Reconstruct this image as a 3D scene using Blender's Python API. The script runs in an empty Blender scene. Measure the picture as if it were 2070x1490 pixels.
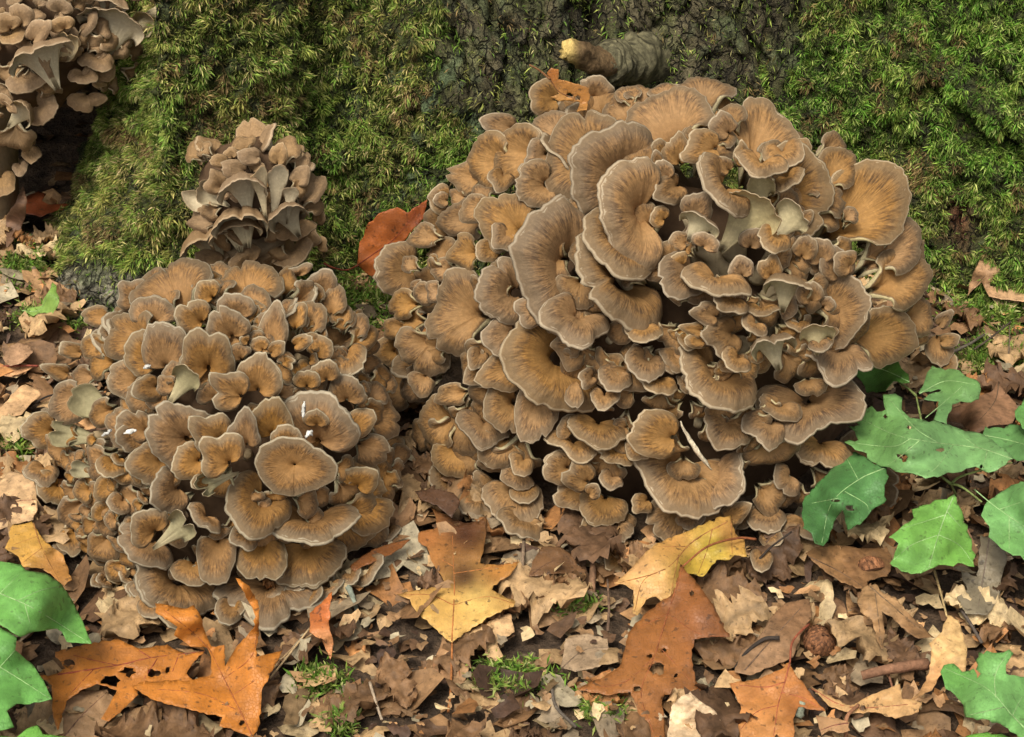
import bpy, math, random
import numpy as np
from mathutils import Vector
from mathutils.geometry import delaunay_2d_cdt

random.seed(7)
RNG = np.random.default_rng(11)
S = bpy.context.scene
COL = S.collection

# ---------------------------------------------------------------- camera
CAM_H, PITCH, FPX = 0.92, math.radians(35), 3450.0
cam_data = bpy.data.cameras.new("camera")
cam_data.lens = 60; cam_data.sensor_width = 36
cam_data.clip_start = 0.05; cam_data.clip_end = 500
cam = bpy.data.objects.new("camera", cam_data); COL.objects.link(cam)
cam.location = (0, 0, CAM_H); cam.rotation_euler = (math.pi/2 - PITCH, 0, 0)
S.camera = cam

# ---------------------------------------------------------------- sky, sun, exposure
SUN_EL, SUN_AZ = math.radians(62), math.radians(212)      # azimuth clockwise from +y: behind-left of the camera
world = bpy.data.worlds.new("World"); S.world = world; world.use_nodes = True
nt = world.node_tree; nt.nodes.clear()
wo = nt.nodes.new("ShaderNodeOutputWorld"); bg = nt.nodes.new("ShaderNodeBackground")
sky = nt.nodes.new("ShaderNodeTexSky"); sky.sky_type = 'NISHITA'; sky.sun_disc = False
sky.sun_elevation = SUN_EL; sky.sun_rotation = SUN_AZ
sky.air_density = 1.0; sky.dust_density = 4.0; sky.ozone_density = 1.0
hs = nt.nodes.new("ShaderNodeHueSaturation"); hs.inputs['Saturation'].default_value = 0.10   # overcast: nearly white sky
nt.links.new(sky.outputs[0], hs.inputs['Color']); nt.links.new(hs.outputs[0], bg.inputs[0])
bg.inputs[1].default_value = 0.075
nt.links.new(bg.outputs[0], wo.inputs[0])
sl = bpy.data.lights.new("sun", 'SUN'); sl.energy = 1.5; sl.angle = math.radians(24); sl.color = (1.0, 0.93, 0.80)
sun = bpy.data.objects.new("sun", sl); COL.objects.link(sun)
sd = Vector((math.sin(SUN_AZ)*math.cos(SUN_EL), math.cos(SUN_AZ)*math.cos(SUN_EL), math.sin(SUN_EL)))
sun.rotation_euler = sd.to_track_quat('Z', 'Y').to_euler(); sun.location = sd*6
vs = S.view_settings; vs.view_transform = 'Standard'; vs.look = 'None'; vs.gamma = 1; vs.exposure = 1.36
vs.use_curve_mapping = False

# ---------------------------------------------------------------- helpers
CP = np.array([0, 0, CAM_H]); RT = np.array([1., 0, 0])
FW = np.array([0, math.cos(PITCH), -math.sin(PITCH)]); UP = np.array([0, math.sin(PITCH), math.cos(PITCH)])
BK = -FW
def rdir(px, py):
    px = np.asarray(px, float); py = np.asarray(py, float)
    return FW + RT*((px-1035)/FPX)[..., None] - UP*((py-745)/FPX)[..., None]
def at_t(px, py, t): return CP + rdir(px, py)*np.asarray(t)[..., None]
def at_z(px, py, z):
    d = rdir(px, py); return CP + d*((np.asarray(z)-CAM_H)/d[..., 2])[..., None]
def at_y(px, py, y):
    d = rdir(px, py); return CP + d*(np.asarray(y)/d[..., 1])[..., None]
def project(P):
    q = P-CP; t = q@FW
    return 1035+FPX*(q@RT)/t, 745-FPX*(q@UP)/t, t
def nrm(v):
    return v/np.maximum(np.linalg.norm(v, axis=-1, keepdims=True), 1e-9)
def smooth(a, b, x):
    t = np.clip((x-a)/(b-a), 0, 1); return t*t*(3-2*t)

def _hash(i, j, k, seed):
    h = (i.astype(np.int64)*374761393 + j.astype(np.int64)*668265263 + k.astype(np.int64)*2147483647 + seed*1274126177) & 0xffffffff
    h = ((h ^ (h >> 13))*1274126177) & 0xffffffff
    return ((h ^ (h >> 16)) & 0xffffff)/float(0xffffff)
def vnoise(x, y, z=0.0, seed=0):
    x, y, z = np.broadcast_arrays(np.asarray(x, float), np.asarray(y, float), np.asarray(z, float))
    i, j, k = np.floor(x), np.floor(y), np.floor(z)
    fx, fy, fz = x-i, y-j, z-k
    fx, fy, fz = (f*f*(3-2*f) for f in (fx, fy, fz))
    r = 0
    for a in (0, 1):
        for b in (0, 1):
            for c in (0, 1):
                w = (fx if a else 1-fx)*(fy if b else 1-fy)*(fz if c else 1-fz)
                r = r + w*_hash(i+a, j+b, k+c, seed)
    return r*2-1
def fbm(x, y, z=0.0, o=4, seed=0):
    r = 0; a = 1; s = 0
    for q in range(o):
        r = r + a*vnoise(x*2.03**q, y*2.03**q, np.asarray(z)*2.03**q, seed+q); s += a; a *= .5
    return r/s

def mesh_np(name, V, tris=None, quads=None, col=None, uv=None, smooth_=True, mat=None, parent=None, mi=None):
    """one mesh object from numpy arrays"""
    me = bpy.data.meshes.new(name)
    V = np.asarray(V, np.float32)
    tris = np.zeros((0, 3), np.int32) if tris is None else np.asarray(tris, np.int32)
    quads = np.zeros((0, 4), np.int32) if quads is None else np.asarray(quads, np.int32)
    nl = tris.size + quads.size
    me.vertices.add(len(V)); me.vertices.foreach_set('co', V.ravel())
    me.loops.add(nl); idx = np.concatenate([tris.ravel(), quads.ravel()]).astype(np.int32)
    me.loops.foreach_set('vertex_index', idx)
    tot = np.concatenate([np.full(len(tris), 3), np.full(len(quads), 4)]).astype(np.int32)
    st = np.concatenate([[0], np.cumsum(tot)[:-1]]).astype(np.int32) if len(tot) else np.zeros(0, np.int32)
    me.polygons.add(len(tot)); me.polygons.foreach_set('loop_start', st); me.polygons.foreach_set('loop_total', tot)
    if smooth_: me.polygons.foreach_set('use_smooth', np.ones(len(tot), bool))
    if mi is not None: me.polygons.foreach_set('material_index', np.asarray(mi, np.int32))
    if col is not None:
        a = me.color_attributes.new('Col', 'FLOAT_COLOR', 'POINT')
        c = np.ones((len(V), 4), np.float32); c[:, :3] = col; a.data.foreach_set('color', c.ravel())
    if uv is not None:
        l = me.uv_layers.new(name='UVMap'); l.data.foreach_set('uv', np.asarray(uv, np.float32)[idx].ravel())
    me.update(calc_edges=True); me.validate()
    o = bpy.data.objects.new(name, me); COL.objects.link(o)
    if mat is not None:
        for m in (mat if isinstance(mat, (list, tuple)) else [mat]): me.materials.append(m)
    if parent is not None: o.parent = parent; o.matrix_parent_inverse = PARENT_INV.get(parent.name, parent.matrix_world.inverted())
    return o
PARENT_INV = {}
def empty(name, loc):
    o = bpy.data.objects.new(name, None); COL.objects.link(o); o.location = loc
    o.empty_display_size = .03
    from mathutils import Matrix
    PARENT_INV[o.name] = Matrix.Translation(Vector(loc)).inverted()
    return o
def tag(o, label=None, cat=None, group=None, kind=None):
    if label: o['label'] = label
    if cat: o['category'] = cat
    if group: o['group'] = group
    if kind: o['kind'] = kind
    return o
def lin(r, g, b):
    f = lambda c: (c/255/12.92 if c/255 <= .04045 else ((c/255+.055)/1.055)**2.4)
    return (f(r), f(g), f(b))
def tube(pts, rad, ns=8, rough=0, seed=0, cap=True):
    """tapered tube along points -> V, quads, tris"""
    P = np.asarray(pts, float); n = len(P); rad = np.broadcast_to(np.asarray(rad, float), (n,))
    T = nrm(np.gradient(P, axis=0)); ref = np.array([0.13, .27, .95])
    A = nrm(np.cross(T, ref)); B = np.cross(T, A)
    an = np.linspace(0, 2*np.pi, ns, endpoint=False)
    r = rad[:, None]*np.ones(ns)
    if rough: r = r*(1+rough*fbm(np.cos(an)[None]*1.5+np.arange(n)[:, None]*.35, np.sin(an)[None]*1.5, seed*3.1, 3, seed))
    V = P[:, None]+r[..., None]*(np.cos(an)[None, :, None]*A[:, None]+np.sin(an)[None, :, None]*B[:, None])
    I = np.arange(n*ns).reshape(n, ns); J = np.roll(I, -1, 1)
    Q = np.stack([I[:-1], J[:-1], J[1:], I[1:]], -1).reshape(-1, 4)
    V = V.reshape(-1, 3); tr = []
    if cap:
        V = np.vstack([V, P[:1], P[-1:]]); a = len(V)-2
        for k in range(ns):
            tr.append((a, J[0, k], I[0, k])); tr.append((a+1, I[-1, k], J[-1, k]))
    return V, Q, np.array(tr, np.int32).reshape(-1, 3)
def spline(pts, n):
    P = np.asarray(pts, float); m = len(P)
    P = np.vstack([2*P[0]-P[1], P, 2*P[-1]-P[-2]])
    u = np.linspace(0, m-1-1e-6, n); i = np.floor(u).astype(int); f = (u-i)[:, None]
    a, b, c, d = P[i], P[i+1], P[i+2], P[i+3]
    return .5*((2*b)+(c-a)*f+(2*a-5*b+4*c-d)*f**2+(-a+3*b-3*c+d)*f**3)

# ---------------------------------------------------------------- materials
def newmat(name):
    m = bpy.data.materials.new(name); m.use_nodes = True; t = m.node_tree; t.nodes.clear()
    out = t.nodes.new("ShaderNodeOutputMaterial"); b = t.nodes.new("ShaderNodeBsdfPrincipled")
    t.links.new(b.outputs[0], out.inputs[0]); b.inputs['Specular IOR Level'].default_value = .3
    return m, t, b, out
class G:
    """tiny node-graph writer"""
    def __init__(s, t): s.t = t
    def n(s, typ, **kw):
        x = s.t.nodes.new(typ)
        for k, v in kw.items(): setattr(x, k, v)
        return x
    def put(s, sock, v):
        if isinstance(v, bpy.types.NodeSocket): s.t.links.new(v, sock)
        elif v is not None: sock.default_value = v
    def math(s, op, a, b=None, c=None, clamp=False):
        x = s.n("ShaderNodeMath", operation=op, use_clamp=clamp)
        for k, v in enumerate((a, b, c)): s.put(x.inputs[k], v)
        return x.outputs[0]
    def mix(s, f, a, b, blend='MIX'):
        x = s.n("ShaderNodeMix", data_type='RGBA', blend_type=blend)
        s.put(x.inputs[0], f)
        for k, v in ((6, a), (7, b)):
            s.put(x.inputs[k], (*v, 1) if isinstance(v, tuple) and len(v) == 3 else v)
        return x.outputs[2]
    def noise(s, vec, scale, detail=4, rough=.55, dist=0):
        x = s.n("ShaderNodeTexNoise"); s.put(x.inputs['Vector'], vec)
        x.inputs['Scale'].default_value = scale; x.inputs['Detail'].default_value = detail
        x.inputs['Roughness'].default_value = rough; x.inputs['Distortion'].default_value = dist
        return x.outputs[0]
    def ramp(s, f, stops, interp='LINEAR'):
        x = s.n("ShaderNodeValToRGB"); x.color_ramp.interpolation = interp; s.put(x.inputs[0], f)
        e = x.color_ramp.elements
        while len(e) < len(stops): e.new(.5)
        for q, (p, c) in zip(e, stops):
            q.position = p; q.color = (*c, 1) if isinstance(c, tuple) else (c, c, c, 1)
        return x.outputs[0]
    def bump(s, h, strength, dist):
        x = s.n("ShaderNodeBump"); s.put(x.inputs['Height'], h)
        x.inputs['Strength'].default_value = strength; x.inputs['Distance'].default_value = dist
        return x.outputs[0]

def frond_mat(name, ochre, mid, band, edge, under, streak=1.0):
    m, t, b, out = newmat(name); g = G(t)
    uvn = g.n("ShaderNodeUVMap", uv_map='UVMap'); sp = g.n("ShaderNodeSeparateXYZ"); t.links.new(uvn.outputs[0], sp.inputs[0])
    x, v = sp.outputs[0], sp.outputs[1]
    tc = g.n("ShaderNodeTexCoord"); oi = g.n("ShaderNodeObjectInfo"); rnd = oi.outputs['Random']
    off = g.math('MULTIPLY', rnd, 57.0)
    cmb = g.n("ShaderNodeCombineXYZ"); g.put(cmb.inputs[0], g.math('MULTIPLY', x, 5.4)); g.put(cmb.inputs[1], g.math('MULTIPLY', v, 5.0)); g.put(cmb.inputs[2], off)
    st = g.noise(cmb.outputs[0], 1.0, 3, .6, .2)
    cmb2 = g.n("ShaderNodeCombineXYZ"); g.put(cmb2.inputs[0], g.math('MULTIPLY', x, .55)); g.put(cmb2.inputs[1], g.math('MULTIPLY', v, 4.0)); g.put(cmb2.inputs[2], off)
    blot = g.noise(cmb2.outputs[0], 1.0, 4, .62, .8)
    mott = g.noise(tc.outputs['Object'], 330, 4, .65); mid_n = g.noise(tc.outputs['Object'], 90, 4, .6)
    # jitter the zones so that the rings are not perfect
    vj = g.math('ADD', v, g.math('MULTIPLY', g.math('SUBTRACT', g.math('ADD', blot, g.math('MULTIPLY', mid_n, .5)), .75), .30))
    vv = g.mix(g.math('GREATER_THAN', v, .962), vj, v)
    base = g.ramp(vv, [(0, ochre), (.40, mid), (.64, ochre), (.86, band), (.972, band), (.992, edge), (1, edge)])
    dk = g.ramp(st, [(.42, 0.0), (.64, 1.0)])
    zone = g.ramp(v, [(.18, 0.0), (.42, .35), (.66, 1.0), (.80, .75), (.93, .12), (1, 0.0)])
    f = g.math('MULTIPLY', g.math('MULTIPLY', g.math('MULTIPLY', dk, g.ramp(mid_n, [(.3, .35), (.55, 1.1)])), zone), .95*streak, clamp=True)
    c = g.mix(f, base, (.070, .040, .020))
    lt = g.ramp(st, [(.26, 1.0), (.44, 0.0)])
    c = g.mix(g.math('MULTIPLY', g.math('MULTIPLY', lt, zone), .45), c, (.33, .195, .088))
    # dark smoky ring that comes and goes
    rg = g.ramp(v, [(.42, 0.0), (.70, 1.0), (.88, 0.0)])
    c = g.mix(g.math('MULTIPLY', g.math('MULTIPLY', rg, g.ramp(blot, [(.46, 0.0), (.72, 1.0)])), .55), c, (.080, .048, .026))
    c = g.mix(g.ramp(mid_n, [(.55, 0.0), (.80, .22)]), c, (.095, .060, .034))
    un = g.ramp(g.math('SUBTRACT', v, 1.0), [(0, band), (.016, band), (.03, under), (.55, under), (.9, (.36, .30, .19))])
    un = g.mix(g.math('MULTIPLY', blot, .3), un, (.27, .225, .125))
    isun = g.math('GREATER_THAN', v, 1.004)
    c = g.mix(isun, c, un)
    c = g.mix(g.math('MULTIPLY', g.math('SUBTRACT', mott, .46), 1.5), c, (1.75, 1.75, 1.75), 'MULTIPLY')
    hsv = g.n("ShaderNodeHueSaturation"); g.put(hsv.inputs['Color'], c)
    g.put(hsv.inputs['Value'], g.math('ADD', g.math('MULTIPLY', rnd, .30), .86))
    g.put(hsv.inputs['Saturation'], g.math('ADD', g.math('MULTIPLY', g.math('FRACT', g.math('MULTIPLY', rnd, 7.3)), .16), .96))
    t.links.new(hsv.outputs[0], b.inputs['Base Color'])
    b.inputs['Roughness'].default_value = .78
    b.inputs['Roughness'].default_value = .72
    b.inputs['Specular IOR Level'].default_value = .22
    h = g.math('ADD', g.math('MULTIPLY', g.math('MULTIPLY', st, zone), 1.2), g.math('MULTIPLY', mott, .5))
    t.links.new(g.bump(h, .7, .0012), b.inputs['Normal'])
    return m
M = {}
M['frond'] = frond_mat('frond_skin', (.228, .124, .048), (.262, .150, .063), (.162, .109, .060), (.30, .235, .155), (.40, .335, .19))
M['frond_warm'] = frond_mat('frond_skin_warm', (.236, .122, .042), (.262, .142, .054), (.156, .107, .060), (.28, .23, .155), (.25, .22, .13), .95)
M['frond_pale'] = frond_mat('frond_skin_pale', (.225, .143, .073), (.23, .147, .076), (.212, .138, .075), (.30, .215, .13), (.42, .345, .225), .35)

def col_mat(name, rough=.6, spec=.3, mott=.5, scale=120, transl=0.0, spots=0.0, bumpd=.0006, sheen=0, net=0):
    """colour comes from the mesh's own colour attribute, mottled by noise"""
    m, t, b, out = newmat(name); g = G(t)
    at = g.n("ShaderNodeAttribute", attribute_name='Col'); tc = g.n("ShaderNodeTexCoord")
    n1 = g.noise(tc.outputs['Object'], scale, 5, .62); n2 = g.noise(tc.outputs['Object'], scale*.22, 3, .5, .4)
    c = g.mix(1.0, at.outputs['Color'], g.ramp(n1, [(.2, 1-mott), (.8, 1+mott)]), 'MULTIPLY')
    c = g.mix(1.0, c, g.ramp(n2, [(.25, 1-.6*mott), (.75, 1+.5*mott)]), 'MULTIPLY')
    if spots:
        n3 = g.noise(tc.outputs['Object'], scale*2.2, 2, .5)
        c = g.mix(g.math('MULTIPLY', g.ramp(n3, [(.62, 0.0), (.70, 1.0)]), spots), c, (.03, .018, .010))
    if net:                                   # fine network of veins between the side veins
        vo = g.n("ShaderNodeTexVoronoi", feature='DISTANCE_TO_EDGE'); vo.inputs['Scale'].default_value = net; vo.inputs['Randomness'].default_value = .9; t.links.new(tc.outputs['Object'], vo.inputs['Vector'])
        ln = g.ramp(vo.outputs['Distance'], [(.0, 1.0), (.07, 0.0)])
        c = g.mix(g.math('MULTIPLY', ln, .22), c, g.mix(.5, c, (.02, .02, .008)))
        n1 = g.math('SUBTRACT', n1, g.math('MULTIPLY', ln, .25))
    t.links.new(c, b.inputs['Base Color'])
    b.inputs['Roughness'].default_value = rough; b.inputs['Specular IOR Level'].default_value = spec
    if sheen: b.inputs['Sheen Weight'].default_value = sheen
    t.links.new(g.bump(n1, .6, bumpd), b.inputs['Normal'])
    if transl:
        tr = g.n("ShaderNodeBsdfTranslucent"); t.links.new(c, tr.inputs[0])
        mx = g.n("ShaderNodeMixShader"); mx.inputs[0].default_value = transl
        t.links.new(b.outputs[0], mx.inputs[1]); t.links.new(tr.outputs[0], mx.inputs[2]); t.links.new(mx.outputs[0], out.inputs[0])
    return m
M['litter'] = col_mat('dry_leaf', .62, .28, .55, 150, .10, .45, .0022)
M['orange'] = col_mat('fresh_fallen_leaf', .50, .40, .36, 90, .14, .6, .0016, net=400)
M['green'] = col_mat('green_leaf', .55, .35, .34, 95, .10, .40, .0016, net=430)
M['moss'] = col_mat('moss', .7, .2, .25, 60, .25, 0, .0004)
M['wood'] = col_mat('twig_bark', .8, .2, .6, 260, 0, .3, .003)
M['core'] = col_mat('mushroom_flesh', .85, .15, .35, 80, 0, 0, .002)

def trunk_mat():
    m, t, b, out = newmat('mossy_bark'); g = G(t)
    at = g.n("ShaderNodeAttribute", attribute_name='Col'); tc = g.n("ShaderNodeTexCoord")
    mp = g.n("ShaderNodeMapping"); mp.inputs['Scale'].default_value = (1, 1, .45); t.links.new(tc.outputs['Object'], mp.inputs[0])
    n1 = g.noise(mp.outputs[0], 90, 6, .65, .3); n2 = g.noise(tc.outputs['Object'], 420, 5, .7); n3 = g.noise(tc.outputs['Object'], 28, 4, .6)
    c = g.mix(1.0, at.outputs['Color'], g.ramp(n1, [(.25, .45), (.75, 1.6)]), 'MULTIPLY')
    c = g.mix(g.ramp(n3, [(.56, 0.0), (.64, .6)]), c, (.090, .108, .052))      # grey-green lichen film
    c = g.mix(1.0, c, g.ramp(n2, [(.30, .25), (.70, 1.9)]), 'MULTIPLY')
    t.links.new(c, b.inputs['Base Color']); b.inputs['Roughness'].default_value = .85; b.inputs['Specular IOR Level'].default_value = .2
    wp = g.n("ShaderNodeVectorMath", operation='ADD'); nv = g.n("ShaderNodeTexNoise"); nv.inputs['Scale'].default_value = 60; t.links.new(tc.outputs['Object'], nv.inputs['Vector'])
    sc = g.n("ShaderNodeVectorMath", operation='SCALE'); sc.inputs['Scale'].default_value = .02; t.links.new(nv.outputs['Color'], sc.inputs[0])
    t.links.new(mp.outputs[0], wp.inputs[0]); t.links.new(sc.outputs[0], wp.inputs[1])
    vo = g.n("ShaderNodeTexVoronoi", feature='DISTANCE_TO_EDGE'); vo.inputs['Scale'].default_value = 75; t.links.new(wp.outputs[0], vo.inputs['Vector'])
    ck = g.ramp(vo.outputs['Distance'], [(.0, 1.0), (.09, 0.0)])
    c = g.mix(g.math('MULTIPLY', ck, .8), c, (.012, .009, .006)); t.links.new(c, b.inputs['Base Color'])
    h = g.math('SUBTRACT', g.math('ADD', n1, g.math('MULTIPLY', n2, .6)), g.math('MULTIPLY', ck, .7))
    t.links.new(g.bump(h, 1.0, .009), b.inputs['Normal'])
    return m
M['trunk'] = trunk_mat()
def soil_mat():
    m, t, b, out = newmat('forest_soil'); g = G(t); tc = g.n("ShaderNodeTexCoord")
    n1 = g.noise(tc.outputs['Object'], 55, 6, .65); n2 = g.noise(tc.outputs['Object'], 300, 4, .6)
    c = g.ramp(n1, [(.3, (.022, .014, .009)), (.5, (.06, .038, .022)), (.7, (.14, .09, .055))])
    c = g.mix(1.0, c, g.ramp(n2, [(.25, .5), (.75, 1.5)]), 'MULTIPLY')
    t.links.new(c, b.inputs['Base Color']); b.inputs['Roughness'].default_value = .9
    t.links.new(g.bump(g.math('ADD', n1, n2), 1.0, .004), b.inputs['Normal'])
    return m
M['soil'] = soil_mat()
# ---------------------------------------------------------------- ground
def gz(x, y):
    x = np.asarray(x, float); y = np.asarray(y, float)
    near = np.exp(-((y-1.2)/1.5)**2-(x/2.5)**2)
    dip = .07*np.exp(-((x+.60)/.20)**2-((y-1.80)/.15)**2)
    return -dip + .016*fbm(x*5, y*5, 0, 3, 3)*near + .004*fbm(x*34, y*34, 0, 3, 5)*near
xs = np.unique(np.concatenate([np.array([-80, -40, -20, -10, -5, -3, -2, -1.5]), np.arange(-1.1, 1.1, .009), np.array([1.12, 1.5, 2, 3, 5, 10, 20, 40, 80])]))
ys = np.unique(np.concatenate([np.array([-80, -40, -20, -8, -3, -1, 0, .4]), np.arange(.6, 2.1, .009), np.array([2.3, 3, 5, 10, 20, 40, 80])]))
X, Y = np.meshgrid(xs, ys); Z = gz(X, Y)
I = np.arange(X.size).reshape(X.shape)
ground = mesh_np('ground', np.stack([X, Y, Z], -1).reshape(-1, 3),
                 quads=np.stack([I[:-1, :-1], I[:-1, 1:], I[1:, 1:], I[1:, :-1]], -1).reshape(-1, 4), mat=M['soil'])
tag(ground, 'dark brown forest soil under the fallen leaves', 'ground', kind='structure')

# ---------------------------------------------------------------- tree: flaring trunk foot with a buttress root
def seg_dist(px, py, pts):
    """pixel distance to a polyline; used to carry bark cracks seen in the photograph onto the trunk surface"""
    d = np.full(px.shape, 1e9); 
    for (x0, y0), (x1, y1) in zip(pts[:-1], pts[1:]):
        vx, vy = x1-x0, y1-y0; t = np.clip(((px-x0)*vx+(py-y0)*vy)/(vx*vx+vy*vy), 0, 1)
        d = np.minimum(d, np.hypot(px-x0-t*vx, py-y0-t*vy))
    return d
zs = np.concatenate([np.arange(-.06, .40, .0030), np.arange(.41, .6, .012), np.arange(.64, 1.7, .06)])
def edge_x(z): return -.468 + .52*np.minimum(z, .30) + .10*np.maximum(z-.30, 0)
NS = 560
cols = []
for z in zs:
    e = float(edge_x(z)); ln = .30*max(min(z, .5), -.02) + .06*max(z-.5, 0)
    hw = .42*float(smooth(.17, .10, z))
    ctl = [(-1.5, 1.62+ln), (-.95, 1.60+ln*.5+hw), (-.66, 1.60+hw), (e-.04, 1.66+hw*.8), (e-.006, 1.58+.1*max(z, 0)), (e+.035, 1.405+ln), (-.32, 1.335+ln), (-.215, 1.40+ln),
           (-.172, 1.455+ln), (-.12, 1.455+ln), (-.02, 1.435+ln), (.10, 1.475+ln), (.22, 1.49+ln), (.34, 1.47+ln), (.44, 1.425+ln), (.58, 1.36+ln*1.25), (.85, 1.36+ln*1.4), (1.5, 1.72+ln)]
    P = spline(ctl, 700)
    # spacing: fine on the visible face
    seg = np.hypot(*np.diff(P, axis=0).T); w = np.where((P[1:, 0] > -.50) & (P[1:, 0] < .62), 1.0, .22)*seg
    cu = np.concatenate([[0], np.cumsum(w)]); u = np.linspace(0, cu[-1], NS)
    cols.append(np.stack([np.interp(u, cu, P[:, 0]), np.interp(u, cu, P[:, 1])], -1))
TP = np.stack(cols)                                   # nz, NS, 2
tan = np.gradient(TP, axis=1); nn = nrm(np.stack([tan[..., 1], -tan[..., 0]], -1))
sg = np.cumsum(np.hypot(*np.moveaxis(np.diff(TP, axis=1, prepend=TP[:, :1]), -1, 0)), axis=1)
sg = sg - sg[:, NS//2:NS//2+1]
zz = zs[:, None]*np.ones(NS)
B3 = np.concatenate([TP, zz[..., None]], -1)
px, py, _ = project(B3)
wob = 22*fbm(px/90, py/90, 0, 3, 77)
bark = smooth(860, 930, px+wob)*(1-smooth(1560, 1680, px+wob+.25*py))*(1-smooth(150, 330, py+wob))   # exposed bark area
bark = np.maximum(bark, .9*np.exp(-(((px-1930)/40)**2+((py-470)/70)**2)))
bark = np.maximum(bark, .95*smooth(520, 560, py+wob*.6)*(1-smooth(330, 380, px)))                    # bare root wood low on the left
disp = .016*fbm(sg*9, zz*5, 0, 3, 21)
fs = fbm(sg*26+.5*fbm(sg*8, zz*14, 0, 2, 4), zz*6.5, 0, 3, 31)
disp = disp - (.004+.016*bark)*(1-smooth(0, .13, np.abs(fs)))
fs2 = fbm(sg*60+fbm(sg*20, zz*30, 0, 2, 9)*1.5, zz*22, 0, 3, 41)
disp = disp - (.0015+.0075*bark)*(1-smooth(0, .2, np.abs(fs2)))
disp = disp + (1-bark)*.013*fbm(px/24, py/27, 0, 2, 95) + (.0035+.004*bark)*fbm(sg*110, zz*70, 0, 3, 51) + .006*np.maximum(fbm(sg*24, zz*20, 0, 3, 61), 0)*(1-bark)
for pts, dep, wid in [([(652, -60), (640, 60), (655, 190), (640, 330), (650, 460)], .020, 16), ([(1212, -60), (1214, 20), (1200, 75)], .030, 14),
                      ([(1600, -40), (1610, 40), (1640, 110), (1690, 100)], .016, 9), ([(1890, 175), (1935, 225), (2000, 275), (2090, 330)], .032, 15),
                      ([(930, -40), (915, 60), (930, 110)], .014, 7), ([(1000, -20), (990, 60), (1010, 130)], .010, 6), ([(1800, 230), (1815, 310)], .012, 8),
                      ([(1880, 285), (1890, 340)], .012, 6), ([(880, 60), (925, 120), (950, 150)], .014, 8), ([(1810, 20), (1808, 110)], .010, 5),
                      ([(400, 150), (380, 300), (350, 430)], .006, 14), ([(1060, -10), (1080, 60)], .008, 5), ([(1940, -20), (2000, 60), (2090, 120)], .012, 9)]:
    dd = seg_dist(px+.35*wob, py+.2*wob, pts); disp = disp - dep*np.exp(-(dd/wid)**2)
# the ridge above the slanting crack on the right
disp = disp + .018*np.exp(-(seg_dist(px, py, [(1905, 140), (1960, 190), (2090, 270)])/30)**2)
# knob on the root's left shoulder
disp = disp + .020*np.exp(-(((px-262)/34)**2+((py-165)/32)**2))
T3 = B3.copy(); T3[..., :2] += nn*disp[..., None]
wood = smooth(500, 560, py+wob*.5)*(1-smooth(320, 370, px))
bc = np.array([.105, .088, .048])*(1-wood[..., None]) + np.array([.15, .135, .095])*wood[..., None]
bc = bc*(1.1+.9*fbm(sg*60, zz*26, 0, 4, 71))[..., None]
bc = bc*(1-.35*smooth(-.1,.3,fbm(px/60, py/60, 0, 3, 73)))[..., None]+np.array([.02,.035,.006])*smooth(0,.35,fbm(px/50, py/50, 0, 3, 74))[..., None]
grn = np.array([.055, .062, .019])
bc = bc*(1+.55*wood*np.sin((py+.42*px)/3.2+5*fbm(px/60, py/25, 0, 2, 85)))[..., None]
tc_ = bc*bark[..., None] + grn*(1-bark[..., None])
rd = np.exp(-(((px-1935)/26)**2+((py-450)/55)**2)); tc_ = tc_*(1-rd[..., None]) + np.array([.15, .06, .03])*rd[..., None]
teal = smooth(.10, .34, fbm(px/30, py/40, 0, 5, 83))*np.exp(-((px-900)/190)**2)*smooth(60, 150, py)
tc_ = tc_*(1-.65*teal[..., None]) + np.array([.12, .165, .085])*.65*teal[..., None]
tree = empty('tree', (0.1, 1.6, 0))
tag(tree, 'massive mossy tree trunk with a flaring buttress root behind the mushrooms', 'tree')
I = np.arange(T3.shape[0]*NS).reshape(T3.shape[0], NS)
trunk = mesh_np('trunk', T3.reshape(-1, 3), quads=np.stack([I[:-1, :-1], I[:-1, 1:], I[1:, 1:], I[1:, :-1]], -1).reshape(-1, 4),
                col=tc_.reshape(-1, 3), mat=M['trunk'], parent=tree)
# vertex normals of the trunk for the moss
du = np.gradient(T3, axis=1); dv = np.gradient(T3, axis=0); TN = nrm(np.cross(du, dv))
FACING = (TN*(CP-T3)).sum(-1)

def blades(P, N, length, width, cols_, lean, seed=0, down=.3, coh=0.0):
    """many small bent moss leaves: 5 points, one quad and one triangle each"""
    n = len(P); r = np.random.default_rng(seed)
    rd_ = nrm(nrm(r.normal(size=(n, 3)))+coh); d1 = nrm(N*(1-lean)[:, None]+rd_*lean[:, None]+np.array([0, 0, .12]))
    d2 = nrm(d1+rd_*.5+np.array([0, 0, -1.0])*down*r.random((n, 1)))
    sd_ = nrm(np.cross(d1, nrm(r.normal(size=(n, 3)))))
    w = width[:, None]*sd_; l = length[:, None]
    p0 = P-N*.0015; p1 = p0+d1*l*.55; p2 = p1+d2*l*.55
    V = np.stack([p0, p1+w, p2, p1-w], 1).reshape(-1, 3)
    o = np.arange(n)[:, None]*4
    Q = o+np.array([[0, 1, 2, 3]]); T = np.zeros((0, 3), np.int32)
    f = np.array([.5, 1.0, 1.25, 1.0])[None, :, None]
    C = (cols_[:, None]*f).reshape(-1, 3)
    return V, Q, T, C
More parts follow.
